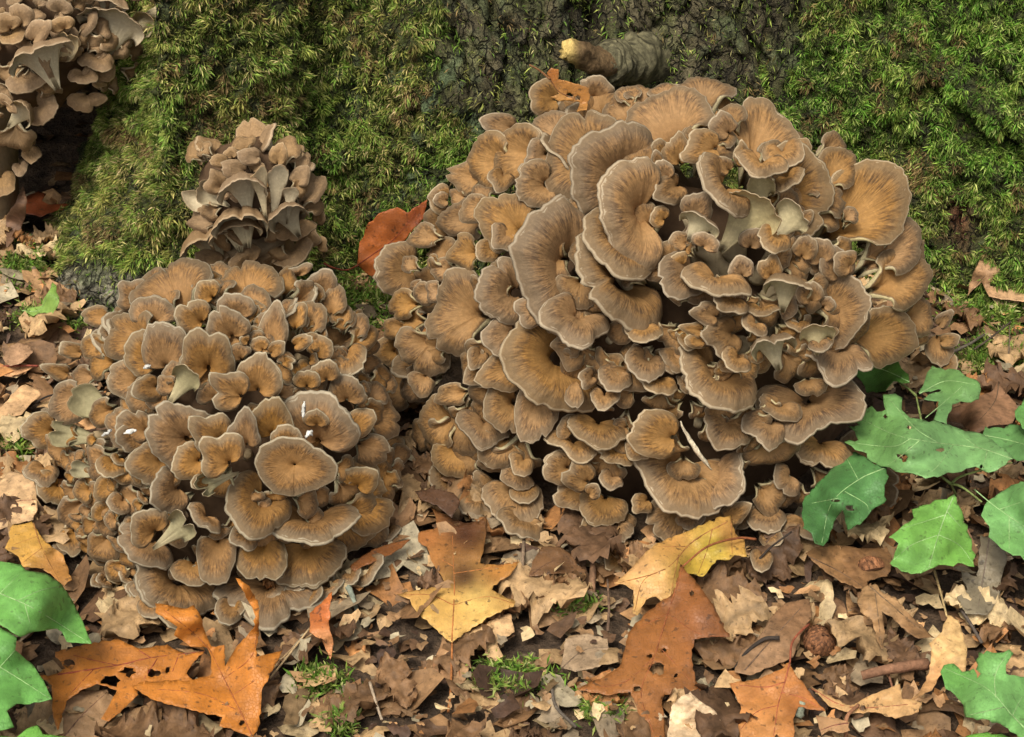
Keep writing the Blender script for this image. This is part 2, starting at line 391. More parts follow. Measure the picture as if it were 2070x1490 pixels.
def moss_cols(n, tone, r, sel=None):
    sel = r.random(n) if sel is None else sel
    pal = 1.25*np.array([[.170, .190, .046], [.100, .160, .026], [.250, .245, .090], [.060, .100, .016], [.300, .265, .130], [.120, .200, .034]])
    p = np.array([.30, .24, .17, .13, .06, .10])
    c = pal[np.clip((np.cumsum(p)[None] < sel[:, None]).sum(1), 0, 5)]*(1+.3*r.normal(size=(n, 1))).clip(.45, 1.7)
    g_ = np.array([.85, 1.12, .75]); y_ = np.array([1.22, 1.02, 1.1])
    return c*(g_*(tone[:, None])+y_*(1-tone[:, None]))
def trunk_moss(n, seed):
    r = np.random.default_rng(seed)
    a = r.integers(0, 170, n*4); b = r.integers(90, NS-60, n*4); fu, fv = r.random(n*4), r.random(n*4)
    area = np.linalg.norm(np.cross(du[a, b], dv[a, b]), axis=1)
    lerp = lambda A: (A[a, b]*((1-fu)*(1-fv))[:, None]+A[a, b+1]*(fu*(1-fv))[:, None]+A[a+1, b]*((1-fu)*fv)[:, None]+A[a+1, b+1]*(fu*fv)[:, None])
    P, N = lerp(T3), nrm(lerp(TN))
    x, y, _ = project(P)
    pt = 1-smooth(.08, .34, fbm(x/55, y/60, 0, 4, 91)*.75+.85*bark[a, b]-.12)   # patches
    pt = pt*(1-.75*smooth(.2, .5, teal[a, b]))
    cl = .5+.5*np.clip(1.5*fbm(x/15, y/17, 0, 2, 95), -1, 1)                 # tufts
    keep = (x > -160) & (x < 2230) & (y > -160) & (y < 780) & (FACING[a, b] > -.35)
    keep &= r.random(n*4) < np.clip(pt, .05, 1)*np.clip(area/np.percentile(area, 60), 0, 1.6)*(.42+.58*cl)
    P, N, x, y, cl = P[keep][:n], N[keep][:n], x[keep][:n], y[keep][:n], cl[keep][:n]
    k = len(P)
    L = (.0030+.0052*cl)*(.55+.9*r.random(k)); W = L*(.03+.03*r.random(k))+.00020
    tone = np.clip(.5+.8*fbm(x/130, y/110, 0, 3, 99)+.32*smooth(1500, 1900, x)-.18*smooth(900, 300, x)-.25*(cl-.5), 0, 1)
    ln_ = .45+.30*r.random(k)
    coh = np.stack([fbm(x/13, y/15, 0, 2, 191), -.3+0*x, fbm(x/13, y/15, 0, 2, 192)-.25], -1)*1.9
    sel = np.clip(.5+.75*fbm(x/11, y/12, 0, 2, 193)+.22*r.normal(size=k), 0, .999)
    dead = smooth(.22, .42, fbm(x/38, y/34, 0, 3, 197))*(r.random(k) < .7)
    mc = moss_cols(k, tone, r, sel); mc = mc*(1-dead[:, None])+np.array([.20, .135, .055])*(.6+.8*r.random((k, 1)))*dead[:, None]
    return blades(P+N*(.004*cl)[:, None], N, L, W, mc*(.30+1.1*cl)[:, None], ln_, seed+1, .9, coh)  # blades darkened between tufts: shade of the gaps put into their colour
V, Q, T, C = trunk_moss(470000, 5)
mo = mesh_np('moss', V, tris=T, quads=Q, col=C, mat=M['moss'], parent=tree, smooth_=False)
tag(mo, 'shaggy green and yellowish moss covering the bark', kind='stuff')

# broken branch stub on the bark
def stub():
    a = at_y(1320, 118, 1.60); 
    base = np.array(a); ptsx = [(1330, 105, 1.60), (1285, 120, 1.545), (1240, 126, 1.515), (1214, 122, 1.50)]
    P = spline([at_y(p, q, y) for p, q, y in ptsx], 48)
    V, Q, T = tube(P, np.interp(np.linspace(0, 1, 48), [0, .5, .8, 1], [.034, .0225, .0200, .013])*(1+.04*np.sin(np.arange(48)*1.4)), 26, .30, 3)
    V = V+.0006*RNG.normal(size=V.shape)
    c = np.array([.095, .084, .046])*(1+.5*np.sin(V[:, 0]*1500+4*fbm(V[:, 0]*60, V[:, 1]*60, V[:, 2]*60, 3, 8))+.7*fbm(V[:, 0]*300, V[:, 1]*120, V[:, 2]*120, 4, 8)).clip(.2, 2)[:, None]
    s = mesh_np('branch_stub', V, T, Q, col=c, mat=M['wood'], parent=tree)
    P2 = spline([at_y(p, q, y) for p, q, y in [(1228, 128, 1.505), (1200, 122, 1.495), (1170, 108, 1.485), (1143, 98, 1.478)]], 14)
    V, Q, T = tube(P2, np.interp(np.linspace(0, 1, 14), [0, .25, .5, .8, 1], [.0145, .0125, .011, .0115, .0085]), 16, .38, 5)
    V = V+.0012*RNG.normal(size=V.shape)
    k = smooth(1175, 1150, project(V)[0])[:, None]
    c = (np.array([.12, .075, .035])*(1-k)+np.array([.42, .30, .10])*k)*(1+.5*fbm(V[:, 0]*180, V[:, 1]*180, V[:, 2]*180, 3, 12))[:, None]
    e = mesh_np('broken_end', V, T, Q, col=c, mat=M['wood'], parent=s); 
    e.matrix_parent_inverse = (PARENT_INV[tree.name]).inverted() @ PARENT_INV[tree.name]
    return s, e
st_, en_ = stub()
# ---------------------------------------------------------------- mushrooms: rosettes of fan-shaped fronds
def ell_depth(px, py, c, r):
    """view depth of the mushroom's body (an ellipsoid) along a pixel's ray; nearest approach where the ray misses"""
    o = (CP-c)/r; d = rdir(px, py)/r
    A = d@d; Bq = o@d; Cq = o@o-1; D = Bq*Bq-A*Cq
    if D >= 0: return (-Bq-math.sqrt(D))/A, True
    return -Bq/A, False
COLLECT = None
def flush(parent, mat):
    global COLLECT
    o = 0; Vs, Qs, Us = [], [], []
    for V, Q, U in COLLECT: Vs.append(V); Qs.append(Q+o); Us.append(U); o += len(V)
    COLLECT = None
    tag(mesh_np('small_fronds', np.concatenate(Vs), quads=np.concatenate(Qs), uv=np.concatenate(Us), mat=mat, parent=parent), 'crowded small fronds deep in the gaps between the larger ones', kind='stuff')
def frond_mesh(name, parent, C3, d, l, n, R, Lr, phi, mat, rng, dish=.2, droop=.14, wav=.07, side=.12, thick=.0026, stalk=.5, flip=False, crescent=False):
    st = Lr/R
    nu = int(np.clip(R*phi*2/.0024, 16, 46)); nv = int(np.clip(R/.0028, 8, 13))
    a = np.linspace(-phi, phi, nu+1); t = np.linspace(0, 1, nv+1); v = (1-(1-t)**1.5)
    v = .04+.96*v
    p = rng.random(8)*6.28; k1, k2 = rng.integers(2, 4), rng.integers(4, 7)
    aa = a/phi
    rho = 1+.055*np.sin(k1*a+p[0])+.035*np.sin(k2*a+p[1])+.018*np.sin((9+k1)*a+p[2])+.013*rng.normal(size=nu+1)+.010*np.sin(23*a+p[7])
    if not crescent and not flip and rng.random() < .4: rho *= 1+rng.uniform(.06, .13)*np.sin(rng.integers(3, 6)*a+p[5])   # lobed margin
    rho *= 1-(.30 if phi < 2.9 else 0)*np.abs(aa)**7
    if R > .014 and rng.random() < .45:                       # a notch in the rim
        an = rng.uniform(-.6, .6)*phi; rho *= 1-rng.uniform(.08, .22)*np.exp(-((a-an)/.07)**2)
    disc = phi > 3.0
    if disc: rho[-1] = rho[0]; wav = 0; side = 0
    A_, V_ = np.meshgrid(a, v); w0 = 0.0 if disc else (.12 if crescent else .05)
    rr = (w0+(1-w0)*V_)*rho[None]
    wv = wav*V_**2*(.6*np.sin(k1*A_*1.3+p[3])+.4*np.sin(k2*A_+p[4])+.22*V_**3*np.sin(11*A_+p[5]))
    z = -dish*(1-V_)**2 - droop*np.clip((V_-.5)/.5, 0, 1)**2 + side*V_*(A_/phi)**2 + wv
    z = z+.006*np.sin(A_*40+p[6])*V_*(1-V_)*2
    top = C3+R*((rr*np.cos(A_)*st)[..., None]*d+(rr*np.sin(A_))[..., None]*l+z[..., None]*n)
    sh = C3 + Lr*d; ax = C3+R*(st*d+(-droop)*n); top = top+(sh-ax)
    th = thick*(.8+2.2*(1-V_)**2)
    sdir = nrm((-d*.95-n*.25) if flip else (-d*.55-n*.85))
    bot = top-n*th[..., None] + sdir*(R*stalk*(1-V_)**(2.6 if flip else 2.2))[..., None]
    if flip:      # a slender cone under the cap
        mid = top[:, nu//2:nu//2+1]; k = (1-V_)**2*.0
    out_ = nrm(top[-1]-top[-2]); rim = (top[-1]+bot[-1])/2+out_*thick*.55
    # three rows at the rim keep it rounded: top[-1], rim, bot[-1]
    nt = (nv+1)*(nu+1)
    V = np.concatenate([top.reshape(-1, 3), bot.reshape(-1, 3), rim])
    I = np.arange(nt).reshape(nv+1, nu+1); J = I+nt; K = 2*nt+np.arange(nu+1)
    q = [np.stack([I[:-1, :-1], I[1:, :-1], I[1:, 1:], I[:-1, 1:]], -1).reshape(-1, 4),
         np.stack([J[:-1, :-1], J[:-1, 1:], J[1:, 1:], J[1:, :-1]], -1).reshape(-1, 4),
         np.stack([I[-1, :-1], K[:-1], K[1:], I[-1, 1:]], -1), np.stack([K[:-1], J[-1, :-1], J[-1, 1:], K[1:]], -1),
         np.stack([I[:-1, 0], J[:-1, 0], J[1:, 0], I[1:, 0]], -1), np.stack([I[:-1, -1], I[1:, -1], J[1:, -1], J[:-1, -1]], -1),
         np.stack([I[0, :-1], I[0, 1:], J[0, 1:], J[0, :-1]], -1)]
    ux = A_*R*100
    # the sides of the fan carry the same pale edge as the rim
    ve = np.maximum(V_, smooth(.972, 1.0, np.abs(A_)/phi)*np.where(phi < 2.6, .975*smooth(.25, .6, V_), 0))
    uv = np.concatenate([np.stack([ux, ve], -1).reshape(-1, 2), np.stack([ux, 2.0-V_*.985], -1).reshape(-1, 2), np.stack([a*R*100, np.full(nu+1, 1.0)], -1)])
    if COLLECT is not None:                     # past 300 of a kind: joined into one part
        COLLECT.append((V, np.concatenate(q), uv)); return None
    return mesh_np(name, V, quads=np.concatenate(q), uv=uv, mat=mat, parent=parent)

def place(parent, body, cx, cy, ax, ay, W, mat, rng, crescent=False, phi=100, lift=None, flip=False, droop=None, dish=None, sink=None, wav=None, side=None):
    c, r = body
    ph = math.radians(phi if crescent or phi > 112 or phi < 84 else 84+(phi-84)*.35)
    ta, _ = ell_depth(ax, ay, c, r); tcn, hit = ell_depth(cx, cy, c, r)
    Rp = (W/2)/math.sin(min(ph, math.pi/2)); R = Rp*ta/FPX
    L2 = math.hypot(ax-cx, ay-cy); d2 = np.array([(ax-cx)/L2, -(ay-cy)/L2]); Lm = L2*ta/FPX
    lift = .008+.004*rng.random() if lift is None else lift*.01
    sink = .35*R+.004 if sink is None else sink*.01
    tA = ta-lift; tC = tcn+sink
    if flip: tA -= .25*Lm
    dz = tC-tA                                   # >0: the rim is nearer to the camera than the base
    lo, hi = -1.1*Lm, (1.3*Lm if d2[1] < -.2 else .45*Lm)
    if flip: lo, hi = .15*Lm, 1.0*Lm
    dz = min(max(dz, lo), hi); tC = tA+dz
        # nothing grows below the litter: slide along the ray towards the camera where the body dips under the ground
    zl = lambda px_, py_, zmin: (zmin-CAM_H)/float(rdir(px_, py_)[2])
    tA = min(tA, zl(ax, ay, .016+.010*rng.random())); tC = min(tC, zl(cx, cy, .006), tA+1.3*Lm)
    A3 = at_t(ax, ay, tA); C3 = at_t(cx, cy, tC)
    dv_ = A3-C3; Lr = float(np.linalg.norm(dv_)); d = dv_/Lr
    l = RT*(-d2[1])+UP*d2[0]; l = nrm(l-d*(l@d)); n = np.cross(l, d)
    if n@BK < 0: n = -n
    if flip: n = -n
    Lr = min(max(Lr, .45*R), 2.4*R)
    C3 = A3-d*Lr
    kw = dict(dish=.34 if dish is None else dish+.12, droop=(.24 if not flip else .55) if droop is None else droop,
              wav=(.075 if wav is None else wav)*rng.uniform(.6, 1.4), side=(.10 if not flip else .02) if side is None else side)
    if crescent: kw['dish'] = .50; kw['droop'] = .24; kw['wav'] = .06; kw['side'] = .06
    return frond_mesh('frond', parent, C3, d, l, n, R, Lr, ph, mat, rng, crescent=crescent, thick=float(np.clip(R*.06, .0012, .0020)), stalk=.55 if not flip else .5, flip=flip, **kw)

def parse(s):
    for ln_ in s.replace(';', '\n').split('\n'):
        w = ln_.split()
        if not w: continue
        nums = [float(q) for q in w[0].split(',')]; kw = {}
        for q in w[1:]:
            if q == 'F': kw['flip'] = True
            elif q == 'X': kw['crescent'] = True
            else: kw[{'P': 'phi', 'L': 'lift', 'D': 'droop', 'S': 'dish', 'K': 'sink', 'W': 'wav', 'E': 'side'}[q[0]]] = float(q[1:])
        yield nums, kw

def core(parent, body, k, mat, seed):
    c, r = body; nu, nv = 56, 30
    u, v = np.meshgrid(np.linspace(0, 2*np.pi, nu, endpoint=False), np.linspace(-.5*np.pi, .5*np.pi, nv))
    D = np.stack([np.cos(v)*np.cos(u), np.cos(v)*np.sin(u), np.sin(v)], -1)
    s = k*(1+.16*fbm(D[..., 0]*5, D[..., 1]*5, D[..., 2]*5, 3, seed))
    V = c+D*r*s[..., None]; V[..., 2] = np.maximum(V[..., 2], -.03)
    I = np.arange(nu*nv).reshape(nv, nu); J = np.roll(I, -1, 1)
    cc = np.array([.085, .050, .027])*(1+.4*fbm(V[..., 0]*90, V[..., 1]*90, V[..., 2]*90, 3, seed+1))[..., None]  # flesh tone darkened to paint in the deep shade between fronds
    return mesh_np('core', V.reshape(-1, 3), quads=np.stack([I[:-1], J[:-1], J[1:], I[1:]], -1).reshape(-1, 4), col=cc.reshape(-1, 3), mat=mat, parent=parent)

def fill(parent, body, n, focus, mat, rng, rpx=(20, 46), lift=(-2.2, -.4), box=None, up=None, asp=(.75, 1.3)):
    """small fronds packed in the gaps between the large ones"""
    k = 0; c, r = body; tries = 0
    while k < n and tries < n*40:
        tries += 1
        x, y = rng.uniform(box[0], box[2]), rng.uniform(box[1], box[3])
        _, hit = ell_depth(x, y, c, r*.985)
        if not hit: continue
        P = at_t(x, y, ell_depth(x, y, c, r)[0])
        if P[2] < .004 or (body is FAR and x > 60 and y > 215): continue
        dx, dy = x-focus[0], y-focus[1]; m = math.hypot(dx, dy)+1
        th = math.atan2(dy/m, dx/m)+rng.normal()*.5
        R = rng.uniform(*rpx); L = R*rng.uniform(*asp)*(.7 if math.sin(th) > .5 else 1)
        place(parent, body, x, y, x+math.cos(th)*L, y+math.sin(th)*L, 2*R*rng.uniform(.8, 1.05), mat, rng, phi=rng.uniform(75, 120), lift=rng.uniform(*lift)); k += 1
def fill_back(parent, body, n, mat, rng, rm=(.018, .034)):
    """fronds on the sides turned away from the photograph"""
    c, r = body
    for _ in range(n):
        an = rng.uniform(-.25, math.pi+.25); el = rng.uniform(0, 1.2)
        D = np.array([math.cos(an)*math.cos(el), math.sin(an)*math.cos(el), math.sin(el)]); P = c+D*r*1.02
        N = nrm(D/r); d = nrm(N*.8+np.array([0, 0, .1])+np.array([D[0], D[1], 0])*.5); l = nrm(np.cross(d, np.array([0, 0, 1.])+.01)); n_ = np.cross(l, d); n_ = n_ if n_[2] > 0 else -n_
        R = rng.uniform(*rm); frond_mesh('frond', parent, P-d*R, d, l, n_, R, R*1.1, 1.7, mat, rng)

BIG = (np.array([.128, 1.245, .03]), np.array([.232, .186, .275]))
LEFT = (np.array([-.228, 1.115, .02]), np.array([.146, .136, .198]))
SMALL = (np.array([-.231, 1.325, .185]), np.array([.058, .055, .062]))
FAR = (np.array([-.49, 1.555, .222]), np.array([.120, .078, .098]))

big = empty('mushroom', (BIG[0][0], BIG[0][1], 0)); tag(big, 'largest brown ruffled mushroom rosette, dome-shaped, growing against the mossy trunk', 'mushroom')
left = empty('mushroom', (LEFT[0][0], LEFT[0][1], 0)); tag(left, 'rounded ochre-brown mushroom cluster of small fan fronds with white flakes on it', 'mushroom')
small = empty('mushroom', (SMALL[0][0], SMALL[0][1], .10)); tag(small, 'small upright tan mushroom cluster with pale stalks on top of the rounded one', 'mushroom')
far = empty('mushroom', (FAR[0][0], FAR[0][1], 0)); tag(far, 'grey-tan mushroom cluster overhanging the dark hollow behind the buttress root', 'mushroom')
rb = np.random.default_rng(101)
core(big, BIG, .73, M['core'], 1); core(left, LEFT, .74, M['core'], 2); core(small, SMALL, .74, M['core'], 3); core(far, FAR, .70, M['core'], 4)

def branches(parent, body, pts, rng, col_=(.30, .235, .14)):
    for x0, y0, x1, y1, r0, lift in pts:
        t0, _ = ell_depth(x0, y0, *body); t1, _ = ell_depth(x1, y1, *body)
        A = at_t(x0, y0, t0+.055); B = at_t(x1, y1, t1+.026-lift*.006); Mx = (A+B)/2+rng.normal(size=3)*.004
        W_ = spline([A, Mx, B], 12); V, Q, T = tube(W_, np.interp(np.linspace(0, 1, 12), [0, .5, 1], [r0*1.4, r0*.8, r0*.45]), 12, .25, int(rng.integers(1, 99)))
        mesh_np('branch', V, T, Q, col=np.array(col_)*(1+.18*fbm(V[:, 0]*120, V[:, 1]*120, V[:, 2]*120, 3, 5))[:, None], mat=M['core'], parent=parent)
branches(big, BIG, [(1480, 520, 1500, 395, .0085, 1.5), (1500, 480, 1540, 380, .009, 2), (1420, 520, 1385, 440, .007, .8), (1440, 560, 1400, 500, .008, 1), (1470, 560, 1460, 490, .006, .5), (1560, 600, 1590, 610, .011, 1.2), (1600, 640, 1650, 670, .011, 1.4), (1530, 560, 1560, 500, .006, .6), (1480, 640, 1470, 700, .008, 1), (1540, 660, 1560, 720, .010, 1.4), (1300, 620, 1250, 560, .007, 1.5),
                    (1280, 640, 1180, 530, .006, 1.2), (1500, 700, 1490, 770, .008, .6), (1620, 740, 1650, 700, .008, .8), (1270, 640, 1230, 690, .007, .8), (1420, 800, 1410, 860, .007, .2), (1330, 560, 1310, 520, .008, .8), (1680, 560, 1720, 540, .007, .6)], np.random.default_rng(77))
branches(left, LEFT, [(420, 800, 420, 760, .006, .6), (610, 740, 600, 720, .006, .3), (660, 760, 680, 710, .005, .3), (480, 940, 500, 920, .006, .8), (250, 900, 190, 880, .007, .8), (300, 820, 350, 790, .006, .8), (600, 980, 595, 975, .010, 1.0)], np.random.default_rng(78), (.26, .19, .105))
branches(small, SMALL, [(545, 430, 556, 350, .006, .6), (520, 450, 500, 395, .006, .8), (560, 450, 585, 415, .006, .8), (530, 480, 480, 460, .006, .6), (590, 450, 620, 390, .004, .2)], np.random.default_rng(79), (.34, .275, .19))
BIG_F = """1125,200,1068,195,85 P105 L.5;1200,200,1200,155,90 L.2;1060,262,972,250,62;1270,240,1235,195,85;1275,205,1262,172,55;1300,205,1300,172,85;1345,200,1345,168,80
1420,215,1405,158,155 L.6;1400,235,1410,188,95 L1.4;1465,225,1460,197,58 L1.6;1475,270,1445,235,66 L2.2;1360,275,1312,190,200 P105 X L1.6 D.22
1200,325,1115,268,200 P110 X L1.6 D.22;1140,275,1085,240,92;1080,315,990,310,128 P105 X L1.6 D.2;1015,330,944,330,128 P105 X L1.0;965,360,907,355,80;950,400,907,395,38;905,405,865,400,68;905,405,878,402,38 L1.4
1020,350,1000,381,62 L.4;1110,370,1040,385,110 P100 X L1.2;1105,310,1060,325,75;1270,365,1160,320,240 P110 X L2.2 D.24;1312,430,1214,430,255 P105 X L2.6 D.25
965,445,887,445,88 P110 X L1.2;985,420,928,425,68 L1.6;1050,465,975,410,140 P110 L1.8;980,405,960,380,62 L.5;885,480,825,475,58;895,480,847,480,44 L1.5
1170,540,1040,540,300 P108 X L2.6 D.26;1268,555,1196,612,245 P100 X L3.2 D.2 E.3;1266,476,1215,535,185 P100 X L2.8 E.3
1345,315,1325,285,42 L1.0;1375,330,1360,272,72 L1.2;1350,360,1332,325,46 L1.6;1375,372,1328,400,78 L1.5;1335,335,1322,305,26
1530,300,1555,210,185 P95 L1.6 D.1 S.45;1565,395,1688,390,225 P100 L1.8 D.15 S.45;1450,300,1382,300,90 P105 L2.0;1478,366,1436,396,160 P95 X L3.6 E.45 D.25
1475,345,1450,320,40 L3;1505,335,1500,288,42 L3.2;1540,326,1535,356,112 P85 L4.2 E.3 D.3;1580,300,1592,341,88 L3.4 E.4;1600,322,1622,284,80 L2.6;1590,356,1605,376,75 L3.4 D.3
1480,478,1545,398,150 P56 F L3.0 D.3;1575,472,1622,418,95 P56 F L2.6 D.3;1540,420,1540,350,70 P60 F L3.0
1670,370,1722,308,100 L1.0;1700,455,1822,356,215 P80 L.6 D.1 S.35;1770,525,1840,458,160 P90 L1.0 S.3;1400,440,1426,388,70 L1.8;1400,475,1425,437,100 P70 F L2.6
1400,540,1345,592,115 L2.6 P95;1450,555,1440,594,160 L2.8 P85 D.25;1420,500,1435,475,70 L1.8;1575,470,1550,502,84 P95 L2.4;1585,618,1595,570,125 P56 F L3.0 D.7
1665,640,1752,580,142 P125 L2.6 D.06 S.3;1640,610,1632,570,60 L3.2;1665,620,1685,606,38 L3.8;1650,700,1650,655,90 P70 F L2.2 D.4
1740,680,1852,682,140 P90 L2.0 D.14;1840,640,1888,635,95 L1.0;1780,580,1878,540,140 P95 L1.4;1790,520,1865,500,110 L.6;1895,680,1905,742,62 L.4;1890,665,1925,630,34 L.2;1900,690,1942,686,34 L.2;1900,725,1936,742,50 L.2;1850,680,1876,682,48 L.8
1572,738,1560,684,112 P56 F L2.8 D.7;1695,695,1680,766,155 P95 L2.6 D.2;1630,795,1655,881,215 P118 L2.4 D.12 S.3;1655,690,1660,712,50 L3.2;1462,742,1418,806,205 P98 X L3.0 D.26 E.25
1490,670,1425,692,92 P100 L2.2;1450,640,1398,625,54 L1.6;1425,670,1380,662,38 L1.2;1430,690,1385,690,36 L1.2;1495,720,1475,746,74 L2.8;1480,600,1460,626,86 L2.4 E.3;1530,650,1515,672,64 L2.6;1540,620,1540,636,84 L1.8
1562,848,1530,896,105 P90 L1.6;1660,890,1650,941,160 P95 L.8 W.12;1480,850,1450,900,120 L.8 W.12;1390,930,1335,1016,250 P125 L2.2 D.14 S.3 W.1;1365,885,1270,866,110 P90 L2.0
1440,960,1490,1000,160 P90 L1.8;1540,990,1580,1032,85 L.6;1470,1050,1508,1020,54 L1.0;1550,1035,1550,1076,90 L.8 D.3;1540,1115,1535,1153,50 L.6;1550,1075,1570,1102,54 L.4;1600,960,1570,985,80 L.0
1040,985,1035,1059,140 P105 L1.0;1060,985,1060,1016,72 L1.6;1170,990,1128,1015,85 P110 L1.4;1225,1005,1210,1062,115 P105 L1.4;1235,1060,1235,1099,105 L.8;1220,1070,1180,1107,95 L.4;1370,1030,1330,1084,120 P105 L1.2;1210,1110,1200,1132,55 L.6;1270,1105,1230,1152,52 L.6;1310,1010,1280,1032,48 L.8;1390,1040,1400,1070,70 L.8
835,545,757,545,130 P110 L.8;835,615,785,615,70;870,650,798,645,64 P100 L1.4;870,590,835,600,54 L1.4;965,635,866,630,200 P100 L1.8 W.13;1050,590,966,598,150 P100 X L2.2 D.22;1040,670,985,706,100 P100 L1.8;1095,625,1040,630,76 P110 L2.0
1170,638,1140,690,160 P85 L2.8 E.35 D.3;1140,715,1048,788,240 P105 X L2.6 D.25;1040,740,970,775,92 L1.8;1045,810,985,857,116 P105 X L1.8;1090,800,1070,902,92 P100 X L1.8;870,690,830,747,132 P110 L1.6;800,710,757,715,70;820,660,773,665,52
870,770,810,792,86;860,760,840,797,66 L1.3;950,790,880,805,56;910,850,845,862,118 P105 L1.2;980,848,960,899,118 P105 L1.8;925,905,915,965,122 P110 L1.0;1020,890,990,942,118 L.8;1060,925,1045,957,66 L1.2;1050,955,1035,988,76 L.8
1150,945,1096,940,80 P110 L1.2;1190,975,1145,942,76 L1.6;1160,890,1150,922,116 L1.2;1210,850,1200,902,140 P95 L1.2 W.12;1222,795,1222,827,60 L2.4 P120;1200,760,1172,772,46 L1.8;1165,720,1160,828,46 P60 L2.2;1310,720,1290,766,92 L1.8 E.3;1335,760,1320,795,90 L1.6;1250,750,1235,790,80 L1.6;1300,660,1300,690,90 L1.8
975,710,950,742,50 L2.2;975,745,945,775,60 L1.4;960,510,910,510,86 L1.0;1000,500,965,522,56 L1.4;1030,470,1000,500,70 L1.0;910,545,873,545,56 L1.0;890,590,860,592,56 L.8;885,530,862,530,34 L1.2;860,552,812,525,40 L1.3;865,575,830,580,30 L1.4
1190,1000,1210,985,40 L2.2;1240,960,1225,985,60 L1.0;1250,905,1235,935,90 L.6;1290,900,1280,930,60 L.4;1720,540,1690,520,70 L1.6;1700,560,1680,500,80 L1.2;1620,520,1640,480,60 L1.4;1660,530,1650,480,70 L1.2;1500,560,1495,520,60 L1.6;1560,560,1550,520,60 L1.4"""
for nums, kw in parse(BIG_F): place(big, BIG, *nums, M['frond'], rb, **kw)
COLLECT = []
fill(big, BIG, 120, (1440, 520), M['frond'], rb, (34, 70), (-2.2, -.4), (770, 180, 1910, 1120))
fill(big, BIG, 30, (1440, 520), M['frond'], rb, (24, 46), (-1.4, 0), (1180, 680, 1720, 1020))
fill_back(big, BIG, 18, M['frond'], rb)
flush(big, M['frond'])
fill(big, BIG, 46, (1500, 560), M['frond'], rb, (18, 36), (-1.6, .6), (1330, 430, 1720, 740), asp=(.9, 1.5))
fill(big, BIG, 40, (1380, 600), M['frond'], rb, (20, 40), (-2.6, -.6), (1230, 620, 1560, 900), asp=(.9, 1.4))

LEFT_F = """360,615,330,535,185 P95 L.6 S.35;280,605,240,578,74;310,652,310,598,112 L1.4;430,602,400,574,66;500,612,497,532,166 P100 L1.2;480,642,470,590,86 L1.6;470,682,448,621,94 P105 L2.0;410,652,360,624,88 L1.6
300,690,214,670,126 P105 L1.4;320,732,258,682,104 P105 L2.0;335,745,335,651,112 P95 L1.8;420,748,420,661,110 P125 L2.8 S.3;550,698,556,613,70 P95 L2.2;592,682,606,608,46 L1.6;622,682,636,604,70 L1.3;640,612,630,571,44 L1.8;650,592,655,545,74 L1.0;670,632,682,578,60 L1.0;690,655,692,614,50 L1.0
600,560,590,540,80 L.4;575,590,585,545,60 L.4;690,692,705,626,44 L1.2;715,684,737,635,48 L1.2;720,694,762,665,60 L1.0;700,708,716,757,86 L1.4;735,700,765,700,50 L.6;520,792,540,716,102 P105 L2.6;490,802,428,768,88 P100 L2.4;585,702,630,685,36 L2.2;545,716,576,694,34 L2.2;560,726,594,736,30 L2.2
380,890,306,840,140 P115 L2.2 S.3;450,892,393,850,100 L2.2;500,902,488,836,76 P105 L2.4;465,938,416,884,102 P110 L2.8;550,882,550,804,100 P100 L2.0;580,902,575,857,70 L2.4;640,900,650,793,176 P100 L2.0 S.3
594,944,593,884,150 P180 L3.4 D.02 S.06;735,842,804,812,120 P105 L1.4;700,812,702,760,92 L1.4;710,872,752,830,66 L1.6;730,900,782,930,80 L1.0;795,920,832,915,48 L.4;700,1010,795,1000,160 P100 L1.6;690,1040,760,1080,140 L1.0;720,985,740,945,90 L1.4
630,1025,622,1094,225 P95 L3.0 D.1 S.3;540,1000,478,1068,146 P105 X L2.4;365,985,302,1002,106 P110 L2.2;405,930,347,940,86 P110 L2.2;330,930,258,952,96 P105 L1.6;315,1080,272,1042,96 P110 L2.8 S.4;325,1098,384,1052,80 P42 F L2.8 D.4;310,1090,268,1134,138 P105 L2.0
440,1090,430,1180,94 P110 L1.8;530,1095,530,1180,106 P105 L2.0;620,1100,626,1192,166 P108 L2.2;390,1135,385,1184,100 L1.2;370,1160,312,1228,205 P105 X L1.4;550,1180,546,1264,214 P105 L1.4;470,1220,450,1258,66 L.8;290,1190,262,1210,60 L.6
160,1020,130,1062,80 P110 L1.6;215,1090,190,1132,80 L1.0;150,1070,145,1124,66 L.8;245,1140,225,1172,60 L.6;205,1165,190,1186,32 L.4;170,800,97,836,90 P105 L1.6;110,870,47,870,88 P100 L.8;225,852,150,793,86 P42 F L2.2 D.4;205,890,96,872,66 P36 F L2.0 D.4
130,905,110,928,100 L1.6 D.3;230,930,215,967,66 L1.6;280,770,213,758,90 L1.4;320,780,270,797,64 L1.8;185,760,144,765,60 L.6;210,700,163,705,66 L.8;140,755,88,745,42 L.2;165,712,118,705,40 L.4;240,642,163,638,48 L.4;300,872,235,850,76 L1.4;285,882,238,892,74 L1.8
350,805,388,748,80 P42 F L2.6 D.4;205,965,140,943,44 P36 F L1.4;620,782,620,747,60 L1.6;660,770,650,730,70 L1.2;640,720,660,680,60 L1.0;90,940,72,980,80 L.4;120,980,80,1000,90 L.6;180,990,150,1000,60 L1.0;250,1010,225,1030,60 L1.0;470,960,400,985,60 P32 F L2.6;420,970,388,982,36 L2.8
560,1140,540,1160,60 L1.0;680,860,700,830,70 L1.0;780,960,798,985,50 L.2;640,860,640,830,60 L1.6;230,980,190,1000,60 L.8;110,1040,82,1060,60 L.2;130,1100,120,1120,40 L.0;340,890,320,905,40 L1.2;420,1040,400,1060,90 L1.0;500,1080,480,1105,70 L1.2"""
rl = np.random.default_rng(202)
for nums, kw in parse(LEFT_F): place(left, LEFT, *nums, M['frond_warm'], rl, **kw)
